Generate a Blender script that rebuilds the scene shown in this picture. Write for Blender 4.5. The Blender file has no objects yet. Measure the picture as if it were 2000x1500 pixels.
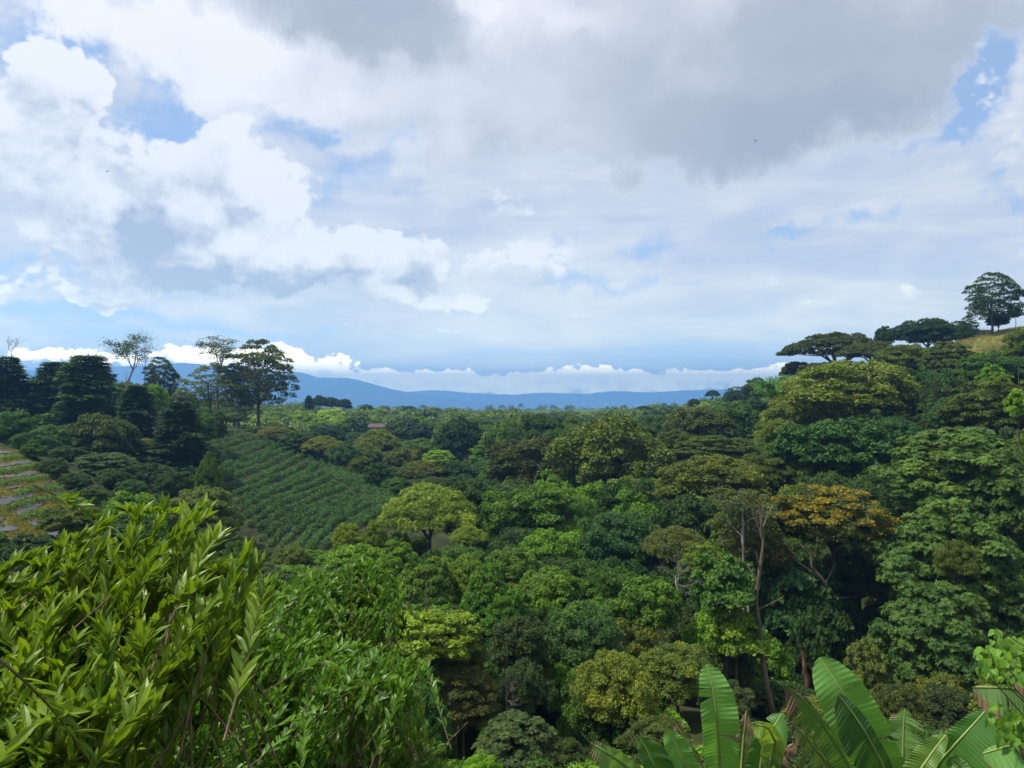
import bpy, math, random
import numpy as np
from mathutils import Vector

random.seed(7)
RNG = np.random.default_rng(11)
SC = bpy.context.scene
COL = SC.collection
F, CX, HY = 1505.0, 1000.0, 770.0        # focal length, centre and horizon of the photograph, in its pixels


def P(u, v, Y):
    return np.array(((u - CX) / F * Y, Y, (HY - v) / F * Y))


# ------------------------------------------------------------------ camera
cam_d = bpy.data.cameras.new("camera")
cam = bpy.data.objects.new("camera", cam_d)
COL.objects.link(cam)
cam.location = (0, 0, 0)
cam.rotation_euler = (math.radians(90), 0, 0)
cam_d.sensor_width = 36.0
cam_d.lens = 36.0 * F / 2000.0
cam_d.shift_y = 20.0 / 2000.0
cam_d.clip_start = 0.05
cam_d.clip_end = 120000.0
SC.camera = cam

# ------------------------------------------------------------------ render look
SC.view_settings.view_transform = 'Standard'
SC.view_settings.look = 'None'
SC.view_settings.exposure = EXPOSURE = 0.25
SC.view_settings.gamma = 1.0
SC.render.engine = 'CYCLES'
cy = SC.cycles
cy.max_bounces = 5
cy.diffuse_bounces = 3
cy.glossy_bounces = 2
cy.transmission_bounces = 3
cy.transparent_max_bounces = 4
cy.volume_bounces = 1
cy.use_adaptive_sampling = True
cy.adaptive_threshold = 0.02
cy.use_denoising = True
cy.sample_clamp_indirect = 4.0
SC.render.use_persistent_data = False
SC.render.filter_size = 1.15

# ------------------------------------------------------------------ sun
SUN_EL, SUN_AZ = 62.0, -95.0               # degrees; azimuth from +Y towards +X
sun_d = bpy.data.lights.new("sun", 'SUN')
sun_d.energy = 5.0
sun_d.angle = math.radians(3.0)
sun_d.color = (1.0, 0.95, 0.86)
sun = bpy.data.objects.new("sun", sun_d)
COL.objects.link(sun)
_a, _e = math.radians(SUN_AZ), math.radians(SUN_EL)
_dir = Vector((math.sin(_a) * math.cos(_e), math.cos(_a) * math.cos(_e), math.sin(_e)))
sun.rotation_euler = _dir.to_track_quat('Z', 'Y').to_euler()

# ------------------------------------------------------------------ sky with clouds (by direction, like any sky)
W = bpy.data.worlds.new("World")
SC.world = W
W.use_nodes = True
W.cycles.sampling_method = 'NONE'


class Net:
    """small helper to write node maths"""
    def __init__(self, tree):
        self.t = tree

    def node(self, typ, **kw):
        n = self.t.nodes.new(typ)
        for k, v in kw.items():
            setattr(n, k, v)
        return n

    def put(self, sock, v):
        if isinstance(v, bpy.types.NodeSocket):
            self.t.links.new(v, sock)
        elif v is not None:
            sock.default_value = v

    def m(self, op, a, b=None, c=None, clamp=False):
        n = self.node('ShaderNodeMath', operation=op, use_clamp=clamp)
        for i, x in enumerate((a, b, c)):
            if x is not None:
                self.put(n.inputs[i], x)
        return n.outputs[0]

    def vm(self, op, a, b=None, scale=None):
        n = self.node('ShaderNodeVectorMath', operation=op)
        self.put(n.inputs[0], a)
        if b is not None:
            self.put(n.inputs[1], b)
        if scale is not None:
            self.put(n.inputs['Scale'], scale)
        return n.outputs['Value'] if op in ('LENGTH', 'DOT_PRODUCT') else n.outputs[0]

    def ss(self, x, lo, hi, o0=0.0, o1=1.0):
        n = self.node('ShaderNodeMapRange', interpolation_type='SMOOTHSTEP')
        self.put(n.inputs[0], x)
        for i, q in enumerate((lo, hi, o0, o1)):
            self.put(n.inputs[i + 1], q)
        return n.outputs[0]

    def noise(self, vec, scale, detail=4.0, rough=0.5, dist=0.0, color=False):
        n = self.node('ShaderNodeTexNoise')
        self.put(n.inputs['Vector'], vec)
        n.inputs['Scale'].default_value = scale
        n.inputs['Detail'].default_value = detail
        n.inputs['Roughness'].default_value = rough
        n.inputs['Distortion'].default_value = dist
        return n.outputs['Color' if color else 'Fac']

    def mix(self, fac, a, b):
        n = self.node('ShaderNodeMix', data_type='RGBA')
        self.put(n.inputs['Factor'], fac)
        self.put(n.inputs['A'], a)
        self.put(n.inputs['B'], b)
        return n.outputs['Result']


def azel(u, v):
    dx, dz = (u - CX) / F, (HY - v) / F
    return math.degrees(math.atan(dx)), math.degrees(math.atan(dz / math.hypot(1, dx)))


def blob_sum(net, q, blobs, grow=1.5):
    """sum of soft elliptical patches at given directions (azimuth, elevation in degrees)"""
    out = None
    for b in blobs:
        u, v, ru, rv = b[:4]
        amp = b[4] if len(b) > 4 else 1.0
        ca, ce = azel(u, v)
        ra = max(0.3, abs(azel(u + ru, v)[0] - azel(u - ru, v)[0]) / 2) * grow
        re = max(0.2, abs(azel(u, v + rv)[1] - azel(u, v - rv)[1]) / 2) * grow
        mp = net.node('ShaderNodeMapping')
        net.put(mp.inputs['Vector'], q)
        mp.inputs['Location'].default_value = (-ca / ra, -ce / re, 0)
        mp.inputs['Scale'].default_value = (1 / ra, 1 / re, 0)
        g = net.node('ShaderNodeTexGradient', gradient_type='SPHERICAL')
        net.put(g.inputs[0], mp.outputs[0])
        o = g.outputs['Fac']
        if out is None:
            out = net.m('MULTIPLY', o, amp)
        else:
            out = net.m('MULTIPLY_ADD', o, amp, out)
    return out


def new_group(name, outs):
    g = bpy.data.node_groups.new(name, 'ShaderNodeTree')
    g.interface.new_socket('Vector', in_out='INPUT', socket_type='NodeSocketVector')
    for o in outs:
        g.interface.new_socket(o, in_out='OUTPUT', socket_type='NodeSocketFloat')
    net = Net(g)
    gi, go = g.nodes.new('NodeGroupInput'), g.nodes.new('NodeGroupOutput')
    return g, net, gi.outputs[0], go


def az_el_nodes(net, d):
    s = net.node('ShaderNodeSeparateXYZ')
    net.put(s.inputs[0], d)
    az = net.m('MULTIPLY', net.m('ARCTAN2', s.outputs[0], s.outputs[1]), 57.29578)
    el = net.m('MULTIPLY', net.m('ARCSINE', s.outputs[2]), 57.29578)
    return az, el, s


def comb(net, x, y, z=0.0):
    c = net.node('ShaderNodeCombineXYZ')
    for i, k in enumerate((x, y, z)):
        net.put(c.inputs[i], k)
    return c.outputs[0]


CUMULUS = [
    # left towers
    (40, 230, 130, 110), (110, 180, 90, 80), (60, 120, 50, 50), (120, 290, 110, 70), (30, 335, 90, 50), (170, 200, 40, 40, .8),
    # big heap left of the centre
    (340, 360, 190, 90), (475, 290, 80, 60), (210, 395, 90, 60), (560, 375, 90, 50), (300, 460, 230, 60), (180, 470, 90, 45),
    (430, 480, 170, 60), (240, 520, 120, 40), (360, 530, 160, 35),
    # string of heads running down to the right
    (560, 490, 90, 50), (650, 480, 70, 45), (740, 470, 50, 45), (810, 490, 50, 50), (790, 545, 70, 40), (860, 560, 80, 35),
    (900, 585, 70, 18), (680, 520, 90, 40, .7),
    # smaller ones to the right
    (1045, 510, 80, 50, .45), (965, 516, 80, 36, .42), (1040, 388, 130, 50, .42),
    (1985, 210, 80, 110, .5), (1760, 580, 80, 20, .34), (1480, 545, 80, 24, .34), (1600, 590, 90, 18, .32),
    (60, 545, 60, 22, .7), (15, 570, 40, 25, .7), (190, 565, 60, 20, .7), (130, 580, 70, 12, .6), (1990, 510, 80, 30, .4),
    (700, 630, 60, 8, .5), (900, 638, 60, 8, .6), (1120, 625, 50, 8, .4),
]
BANK = [
    # bank of cloud along the horizon
    (60, 695, 90, 13, .7), (160, 692, 90, 14, .6), (240, 706, 70, 13, .6), (350, 690, 55, 18, .8), (440, 698, 70, 20, .7), (530, 690, 60, 19, .8), (585, 705, 45, 13, .7),
    (650, 712, 45, 18), (625, 735, 50, 20), (720, 745, 60, 22), (790, 740, 60, 18), (860, 745, 60, 20), (900, 740, 45, 18), (960, 750, 60, 16),
    (1030, 748, 60, 20), (1090, 742, 55, 20), (1140, 732, 45, 20), (1200, 740, 60, 20), (1260, 742, 55, 16), (1330, 744, 60, 16),
    (1400, 740, 60, 16), (1460, 738, 50, 14), (1510, 728, 40, 14), (1000, 762, 420, 10), (520, 716, 110, 8, .6),
]
CUM_GREY = [
    (225, 400, 80, 55), (300, 440, 90, 40), (440, 405, 90, 26), (200, 450, 70, 40, .8), (330, 515, 130, 40), (430, 535, 120, 30, .9), (520, 520, 90, 30, .7),
    (880, 572, 90, 26), (800, 560, 50, 26, .8), (1045, 390, 110, 50, 1.0), (640, 525, 90, 26, .6), (590, 470, 50, 20, .4), (1400, 496, 160, 26, .6), (1030, 545, 90, 26, .6), (1030, 540, 60, 16, .5),
    (60, 300, 60, 30, .35), (130, 345, 70, 25, .5), (110, 150, 30, 20, .4), (60, 575, 60, 10, .6), (190, 585, 60, 8, .6), (490, 300, 30, 20, .25),
]
DECK = [
    (1000, 40, 520, 150), (1280, 120, 420, 170), (1560, 130, 300, 170), (1450, 240, 400, 90), (760, 70, 300, 150), (640, 170, 170, 90),
    (1100, 260, 260, 110), (860, 210, 260, 110), (330, 60, 250, 75), (420, 160, 140, 90), (230, 20, 220, 50), (450, 230, 90, 50, .8),
    (1500, -60, 700, 120), (700, -120, 900, 160), (700, 290, 90, 50, .7), (1900, 20, 200, 90, .8), (330, 130, 80, 60, .8),
]
DECK_LIGHT = [  # where the deck is thin and glows
    (300, 60, 250, 110), (430, 170, 160, 110), (990, 50, 150, 80, .7), (880, 200, 260, 60, .35), (640, 230, 160, 90, .6), (200, 20, 200, 60),
    (1080, 300, 250, 60, .35), (1230, 60, 70, 40, .3), (760, 75, 60, 40, .3), (920, 40, 80, 60, .5),
]
DECK_DARK = [
    (1600, 250, 330, 55), (1450, 270, 300, 60, .6), (760, 50, 230, 80, .75), (1350, 120, 260, 110, .35), (1650, 130, 220, 120, .3), (650, 60, 160, 70, .4),
]
BLUE_GAPS = [
    (1300, 440, 60, 30, .35), (1560, 430, 50, 12, .4),
    (1890, 200, 80, 110, 1.3), (1880, 130, 60, 60), (1850, 290, 110, 40), (30, 70, 90, 70), (120, 60, 60, 40, .6), (250, 220, 60, 70, .9), (300, 210, 40, 50, .5), (540, 260, 60, 30, .5),
    (620, 290, 60, 25, .8), (720, 380, 90, 40, .6), (40, 600, 200, 20, .8), (270, 605, 180, 18, .9), (460, 625, 120, 12, .8), (20, 500, 60, 30, .6),
    (1150, 500, 40, 30, .6), (1230, 530, 90, 14, .6), (1490, 425, 40, 12, .8), (1660, 440, 60, 16, .7), (1290, 460, 30, 30, .5), (800, 320, 40, 50, .4), (1930, 400, 70, 14, .6),
    (1380, 690, 260, 40, .55), (1000, 700, 300, 20, .3), (200, 650, 200, 25, .6), (1440, 600, 100, 30, .25),
]

g_cum, net, dvec, gout = new_group("cumulus_density", ["Density"])
az, el, sep = az_el_nodes(net, dvec)
flat = net.vm('MULTIPLY', dvec, (1.0, 1.0, 1.35))
wn = net.noise(flat, 8.0, 4.0, 0.55, color=True)
wq = net.vm('MULTIPLY', net.vm('SUBTRACT', wn, (0.5, 0.5, 0.5)), (9.0, 6.0, 0))
S = blob_sum(net, net.vm('ADD', comb(net, az, el), wq), CUMULUS)
f1 = net.noise(flat, 20.0, 7.0, 0.60)
vo = net.node('ShaderNodeTexVoronoi', feature='SMOOTH_F1')
net.put(vo.inputs['Vector'], net.vm('ADD', flat, net.vm('SCALE', net.vm('SUBTRACT', wn, (0.5, 0.5, 0.5)), scale=0.09)))
vo.inputs['Scale'].default_value = 30.0
vo.inputs['Detail'].default_value = 2.0
vo.inputs['Roughness'].default_value = 0.6
vo.inputs['Smoothness'].default_value = 0.35
bil = net.m('SUBTRACT', 0.55, vo.outputs['Distance'])
fb = net.m('MULTIPLY_ADD', net.m('SUBTRACT', f1, 0.5), 1.75, net.m('MULTIPLY', bil, 0.40))
S = net.m('MINIMUM', S, 1.25)
net.put(gout.inputs[0], net.m('ADD', S, net.m('MULTIPLY', fb, net.ss(S, 0.0, 0.35, 0.1, 1.0))))

g_bank, net, dvec, gout = new_group("cloud_bank_density", ["Density"])
az, el, sep = az_el_nodes(net, dvec)
flat = net.vm('MULTIPLY', dvec, (1.0, 1.0, 1.2))
wn = net.noise(flat, 30.0, 3.0, 0.55, color=True)
wq = net.vm('MULTIPLY', net.vm('SUBTRACT', wn, (0.5, 0.5, 0.5)), (3.0, 1.6, 0))
S = blob_sum(net, net.vm('ADD', comb(net, az, el), wq), BANK)
f1 = net.noise(flat, 75.0, 5.0, 0.58)
S = net.m('MINIMUM', S, 1.1)
net.put(gout.inputs[0], net.m('ADD', S, net.m('MULTIPLY', net.m('SUBTRACT', f1, 0.5), net.ss(S, 0.0, 0.35, 0.2, 1.9))))

wt = W.node_tree
wt.nodes.clear()
net = Net(wt)
tc = net.node('ShaderNodeTexCoord')
d = tc.outputs['Generated']
d = net.vm('NORMALIZE', d)
az, el, sep = az_el_nodes(net, d)
aq = comb(net, az, el)
sky = net.node('ShaderNodeTexSky', sky_type='NISHITA')
sky.sun_disc = False
sky.sun_elevation = math.radians(SUN_EL)
sky.sun_rotation = math.radians(SUN_AZ)
sky.altitude = 1200
sky.air_density = 1.0
sky.dust_density = 0.6
sky.ozone_density = 2.0
SKY_STRENGTH = 0.12
blue = net.vm('SCALE', sky.outputs[0], scale=1.0)

# direction projected on a flat layer overhead: cloud streets shrink towards the horizon
zz = net.m('ADD', net.m('MAXIMUM', sep.outputs[2], 0.0), 0.16)
lay = comb(net, net.m('DIVIDE', sep.outputs[0], zz), net.m('DIVIDE', sep.outputs[1], zz))
wv = net.noise(d, 5.0, 6.0, 0.62, color=True)
warp = net.vm('MULTIPLY', net.vm('SUBTRACT', wv, (0.5, 0.5, 0.5)), (24.0, 14.0, 0))
lq = net.vm('ADD', aq, net.vm('SCALE', warp, scale=net.ss(el, 0.0, 12.0, 0.35, 1.0)))
n_lay = net.noise(lay, 1.6, 6.0, 0.6)
n_soft = net.noise(d, 5.0, 6.0, 0.55)
n_str = net.noise(net.vm('MULTIPLY', d, (1.0, 1.0, 5.0)), 5.0, 6.0, 0.62, 0.6)
front = net.ss(sep.outputs[1], -0.1, 0.25)

gaps = blob_sum(net, lq, BLUE_GAPS)
# thin veil
veil = net.m('ADD', net.m('ADD', net.m('MULTIPLY_ADD', n_str, 1.2, 0.17), net.ss(el, 9.0, 1.0, 0.0, 0.12)), net.m('MULTIPLY', gaps, -1.25))
veil = net.ss(veil, -0.25, 1.02, 0.0, 0.95)
veil_c = net.mix(net.ss(net.m('MULTIPLY_ADD', n_str, 0.6, net.m('MULTIPLY', n_soft, 0.4)), 0.36, 0.66), (0.53, 0.57, 0.64, 1), (0.74, 0.745, 0.765, 1))
# soft grey deck
deck = blob_sum(net, lq, DECK)
deck = net.m('ADD', deck, net.m('MULTIPLY', net.m('SUBTRACT', 1.0, front), 0.45))
deck_d = net.m('ADD', net.m('MULTIPLY', net.m('MINIMUM', deck, 1.2), 0.8), net.m('MULTIPLY_ADD', n_soft, 1.25, net.m('MULTIPLY_ADD', n_lay, 0.45, -0.85)))
deck_d = net.m('SUBTRACT', deck_d, net.m('MULTIPLY', gaps, 0.75))
deck_a = net.ss(deck_d, -0.08, 1.0)
lt = blob_sum(net, lq, DECK_LIGHT)
dk = blob_sum(net, lq, DECK_DARK)
tone = net.m('ADD', net.m('MULTIPLY_ADD', n_soft, 1.3, -0.28), net.m('SUBTRACT', net.m('MULTIPLY', net.m('MINIMUM', lt, 0.75), 0.85), net.m('MULTIPLY', dk, 0.30)))
tone = net.m('ADD', tone, net.ss(deck_d, 0.25, 0.75, 0.28, 0.0))
ramp = net.node('ShaderNodeValToRGB')
net.put(ramp.inputs[0], tone)
cr = ramp.color_ramp
cr.elements[0].position, cr.elements[0].color = 0.0, (0.37, 0.40, 0.455, 1)
cr.elements[1].position, cr.elements[1].color = 1.0, (0.84, 0.84, 0.85, 1)
e = cr.elements.new(0.33); e.color = (0.44, 0.463, 0.51, 1)
e = cr.elements.new(0.66); e.color = (0.64, 0.66, 0.695, 1)
deck_c = ramp.outputs[0]


def use_group(g, vec):
    n = net.node('ShaderNodeGroup', node_tree=g)
    net.put(n.inputs[0], vec)
    return n.outputs[0]


# heaps: density here, and density a little higher up = how much cloud shades this part
D0 = use_group(g_cum, d)
D1 = use_group(g_cum, net.vm('NORMALIZE', net.vm('ADD', d, (0.014, 0.0, 0.030))))
cum_a = net.ss(D0, 0.12, net.m('MULTIPLY_ADD', n_soft, 0.58, 0.15))
gr = blob_sum(net, lq, CUM_GREY)
core = net.ss(D1, 0.5, 1.6)
relief = net.m('SUBTRACT', D0, D1)
cton = net.m('ADD', net.m('MULTIPLY_ADD', core, -0.34, 0.93), net.m('MULTIPLY', relief, 0.30))
cton = net.m('MULTIPLY_ADD', net.m('MINIMUM', gr, 1.15), -0.66, cton)
cton = net.m('MULTIPLY_ADD', net.m('SUBTRACT', n_soft, 0.52), 0.95, cton)


def cloud_ramp(fac):
    ramp = net.node('ShaderNodeValToRGB')
    net.put(ramp.inputs[0], fac)
    cr = ramp.color_ramp
    cr.elements[0].position, cr.elements[0].color = 0.10, (0.40, 0.455, 0.56, 1)
    cr.elements[1].position, cr.elements[1].color = 0.98, (0.84, 0.84, 0.84, 1)
    e = cr.elements.new(0.40); e.color = (0.55, 0.59, 0.65, 1)
    e = cr.elements.new(0.70); e.color = (0.74, 0.76, 0.79, 1)
    return ramp.outputs[0]


cum_c = cloud_ramp(cton)
E0 = use_group(g_bank, d)
E1 = use_group(g_bank, net.vm('NORMALIZE', net.vm('ADD', d, (0.004, 0.0, 0.008))))
bank_a = net.ss(E0, 0.22, 0.50)
bank_c = cloud_ramp(net.m('ADD', net.m('MULTIPLY_ADD', net.ss(E1, 0.35, 1.5), -0.55, 1.0), net.m('MULTIPLY', net.m('SUBTRACT', E0, E1), 0.22)))

# extra brightness and warmth put into the low sky to offset the haze box
bo = net.m('MULTIPLY_ADD', net.m('EXPONENT', net.m('MULTIPLY', net.m('MAXIMUM', el, 0.0), -0.31)), 3.5, 1.0)
BOOST = comb(net, bo, net.m('MULTIPLY_ADD', bo, 0.93, 0.07), net.m('MULTIPLY_ADD', bo, 0.46, 0.54))
blue_c = net.mix(net.ss(el, 16.0, 2.0, 0.0, 0.85), net.mix(0.6, net.vm('SCALE', blue, scale=SKY_STRENGTH), (0.40, 0.54, 0.79, 1)), (0.40, 0.54, 0.78, 1))
c = net.mix(veil, blue_c, veil_c)
c = net.mix(deck_a, c, deck_c)
c = net.mix(cum_a, c, cum_c)
c = net.mix(bank_a, c, net.vm('MULTIPLY', bank_c, (2.45, 2.15, 1.60)))
c = net.vm('MULTIPLY', c, BOOST)
bg = net.node('ShaderNodeBackground')
net.put(bg.inputs['Color'], c)
bg.inputs['Strength'].default_value = 1.0
ow = net.node('ShaderNodeOutputWorld')
wt.links.new(bg.outputs[0], ow.inputs[0])

# ================================================================== helpers: meshes
def unit(a):
    return a / np.maximum(np.linalg.norm(a, axis=-1, keepdims=True), 1e-9)


class Geo:
    """collects vertices and faces; links them as ONE mesh"""
    def __init__(self):
        self.V, self.Fc, self.T, self.M, self.n = [], [], [], [], 0

    def add(self, V, faces, tint=0.0, mat=0):
        """faces: list of int arrays (n,3) or (n,4); tint: scalar, or one list entry per face array"""
        self.V.append(np.asarray(V, dtype=np.float64))
        for i, f in enumerate(faces):
            f = np.asarray(f, dtype=np.int64)
            self.Fc.append(f + self.n)
            t = tint[i] if isinstance(tint, list) else tint
            self.T.append(np.broadcast_to(np.asarray(t, dtype=np.float32), (len(f),)))
            self.M.append(np.full(len(f), mat, dtype=np.int32))
        self.n += len(V)

    def leaves(self, template, C, A, N, L, Wd, tint=0.0, mat=0):
        """copies of a leaf template: C base, A axis, N normal, L length, Wd width"""
        tv, tf = template
        A = unit(A)
        B = unit(np.cross(N, A))
        N = np.cross(A, B)
        n, k = len(C), len(tv)
        L = np.broadcast_to(L, (n,))[:, None, None]
        Wd = np.broadcast_to(Wd, (n,))[:, None, None]
        V = C[:, None, :] + A[:, None, :] * tv[None, :, 0:1] * L + B[:, None, :] * tv[None, :, 1:2] * Wd + N[:, None, :] * tv[None, :, 2:3] * Wd
        off = (np.arange(n) * k)[:, None, None]
        tint = np.broadcast_to(tint, (n,))
        fs, ts = [], []
        for f in tf:
            fs.append((f[None] + off).reshape(-1, f.shape[1]))
            ts.append(np.repeat(tint, len(f)))
        self.add(V.reshape(-1, 3), fs, ts, mat)

    def tube(self, pts, radii, n=6, tint=0.0, mat=0):
        pts = np.asarray(pts, float)
        k = len(pts)
        T = np.gradient(pts, axis=0)
        T = unit(T)
        up = np.array((0.0, 0.0, 1.0)) if abs(T[0, 2]) < 0.9 else np.array((1.0, 0, 0))
        U = unit(np.cross(T, up))
        Vv = np.cross(T, U)
        a = np.arange(n) / n * 2 * np.pi
        r = np.broadcast_to(radii, (k,))[:, None, None]
        ring = pts[:, None] + r * (np.cos(a)[None, :, None] * U[:, None] + np.sin(a)[None, :, None] * Vv[:, None])
        i, j = np.meshgrid(np.arange(k - 1), np.arange(n), indexing='ij')
        j2 = (j + 1) % n
        f = np.stack([i * n + j, i * n + j2, (i + 1) * n + j2, (i + 1) * n + j], -1).reshape(-1, 4)
        self.add(ring.reshape(-1, 3), [f], tint, mat)

    def mesh(self, name, mats, smooth=False):
        me = bpy.data.meshes.new(name)
        V = np.concatenate(self.V) if self.V else np.zeros((0, 3))
        me.vertices.add(len(V))
        me.vertices.foreach_set('co', V.astype(np.float32).ravel())
        if self.Fc:
            sizes = np.concatenate([np.full(len(f), f.shape[1], dtype=np.int32) for f in self.Fc])
            loops = np.concatenate([f.ravel() for f in self.Fc]).astype(np.int32)
            me.loops.add(len(loops))
            me.loops.foreach_set('vertex_index', loops)
            me.polygons.add(len(sizes))
            starts = np.concatenate([[0], np.cumsum(sizes)[:-1]]).astype(np.int32)
            me.polygons.foreach_set('loop_start', starts)
            me.polygons.foreach_set('material_index', np.concatenate(self.M))
            me.polygons.foreach_set('use_smooth', np.full(len(sizes), smooth, dtype=bool))
            at = me.attributes.new('tint', 'FLOAT', 'FACE')
            at.data.foreach_set('value', np.concatenate(self.T).astype(np.float32))
        for m_ in (mats if isinstance(mats, (list, tuple)) else [mats]):
            me.materials.append(m_)
        me.update(calc_edges=True)
        return me


# leaf templates: (along, across, lift)
RHOMB = (np.array([(0, 0, 0), (.45, .5, .14), (1, 0, -.05), (.45, -.5, .14)], float), [np.array([(0, 1, 2, 3)])])
LANCE = (np.array([(0, 0, 0), (.33, 0, -.02), (.68, 0, -.08), (1, 0, -.30), (.30, .5, .16), (.66, .40, .08), (.30, -.5, .16), (.66, -.40, .08)], float),
         [np.array([(0, 1, 4), (2, 3, 5), (0, 6, 1), (2, 7, 3)]), np.array([(1, 2, 5, 4), (1, 6, 7, 2)])])
HEART = (np.array([(0, 0, 0), (.30, 0, -.03), (.65, 0, -.10), (1, 0, -.34), (-.10, .30, .02), (.20, .52, .08), (.58, .34, .02),
                   (-.10, -.30, .02), (.20, -.52, .08), (.58, -.34, .02)], float),
         [np.array([(2, 3, 6), (2, 9, 3), (0, 5, 4), (0, 7, 8)]), np.array([(0, 1, 5, 5), (1, 2, 6, 5), (1, 8, 9, 2)])])
HEART[1][1] = HEART[1][1][1:]
HEART[1][0] = np.vstack([HEART[1][0], [(0, 1, 5), (0, 8, 1)]])


def link(name, data, parent=None, loc=None):
    o = bpy.data.objects.new(name, data)
    COL.objects.link(o)
    if parent is not None:
        o.parent = parent
    if loc is not None:
        o.location = loc
    return o


def tag(o, label=None, cat=None, group=None, kind=None):
    for k, v in (('label', label), ('category', cat), ('group', group), ('kind', kind)):
        if v:
            o[k] = v
    return o


# ================================================================== materials
def new_mat(name):
    m_ = bpy.data.materials.new(name)
    m_.use_nodes = True
    t = m_.node_tree
    t.nodes.clear()
    return m_, Net(t)


def finish(net, shader):
    o = net.node('ShaderNodeOutputMaterial')
    net.t.links.new(shader, o.inputs['Surface'])


def leaf_material(name, rough=0.55, spec=0.25, trans=0.28, vary=0.55, patch=0.6, rib=False):
    m_, net = new_mat(name)
    oi = net.node('ShaderNodeObjectInfo')
    at = net.node('ShaderNodeAttribute', attribute_name='tint')
    geo = net.node('ShaderNodeNewGeometry')
    pn = net.noise(geo.outputs['Position'], patch, 3.0, 0.6)
    t = net.m('MULTIPLY_ADD', net.m('SUBTRACT', pn, 0.5), 1.5, at.outputs['Fac'])
    r = net.m('MAXIMUM', net.m('MULTIPLY_ADD', t, vary * 1.15, 1.0), 0.25)
    g = net.m('MAXIMUM', net.m('MULTIPLY_ADD', t, vary * 0.85, 1.0), 0.3)
    b = net.m('MAXIMUM', net.m('MULTIPLY_ADD', t, vary * 0.15, 1.0), 0.3)
    col = net.vm('MULTIPLY', oi.outputs['Color'], comb(net, r, g, b))
    p = net.node('ShaderNodeBsdfPrincipled')
    col = net.vm('MULTIPLY', col, (1.92, 1.88, 0.90))
    net.put(p.inputs['Base Color'], col)
    p.inputs['Roughness'].default_value = rough
    p.inputs['Specular IOR Level'].default_value = spec
    tr = net.node('ShaderNodeBsdfTranslucent')
    net.put(tr.inputs['Color'], net.vm('MULTIPLY', col, (1.35, 1.35, 0.6)))
    mx = net.node('ShaderNodeMixShader')
    mx.inputs[0].default_value = trans
    net.t.links.new(p.outputs[0], mx.inputs[1])
    net.t.links.new(tr.outputs[0], mx.inputs[2])
    finish(net, mx.outputs[0])
    return m_


def bark_material(name, c0, c1, scale=3.0):
    m_, net = new_mat(name)
    tcn = net.node('ShaderNodeTexCoord')
    v = net.vm('MULTIPLY', tcn.outputs['Object'], (1.0, 1.0, 0.25))
    n = net.noise(v, scale, 6.0, 0.65)
    n2 = net.noise(tcn.outputs['Object'], scale * 0.35, 4.0, 0.6)
    col = net.mix(net.ss(n, 0.35, 0.7), (*c0, 1), (*c1, 1))
    col = net.mix(net.ss(n2, 0.55, 0.75, 0, 0.6), col, (0.05, 0.07, 0.03, 1))
    p = net.node('ShaderNodeBsdfPrincipled')
    net.put(p.inputs['Base Color'], col)
    p.inputs['Roughness'].default_value = 0.85
    bp = net.node('ShaderNodeBump')
    bp.inputs['Strength'].default_value = 0.5
    bp.inputs['Distance'].default_value = 0.05
    net.put(bp.inputs['Height'], n)
    net.t.links.new(bp.outputs[0], p.inputs['Normal'])
    finish(net, p.outputs[0])
    return m_


LEAF = leaf_material('leaf')
LEAF_SHINY = leaf_material('glossy_leaf', rough=0.5, spec=0.16, trans=0.28, vary=0.5, patch=1.6)
LEAF_NEAR = leaf_material('laurel_leaf', rough=0.40, spec=0.30, trans=0.36, vary=0.42, patch=2.0)
BARK = bark_material('bark', (0.05, 0.038, 0.026), (0.13, 0.10, 0.075))
BARK_PALE = bark_material('pale_bark', (0.16, 0.14, 0.12), (0.36, 0.33, 0.29), 5.0)
BARK_RED = bark_material('reddish_twig_bark', (0.09, 0.055, 0.03), (0.20, 0.13, 0.07), 30.0)

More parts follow.
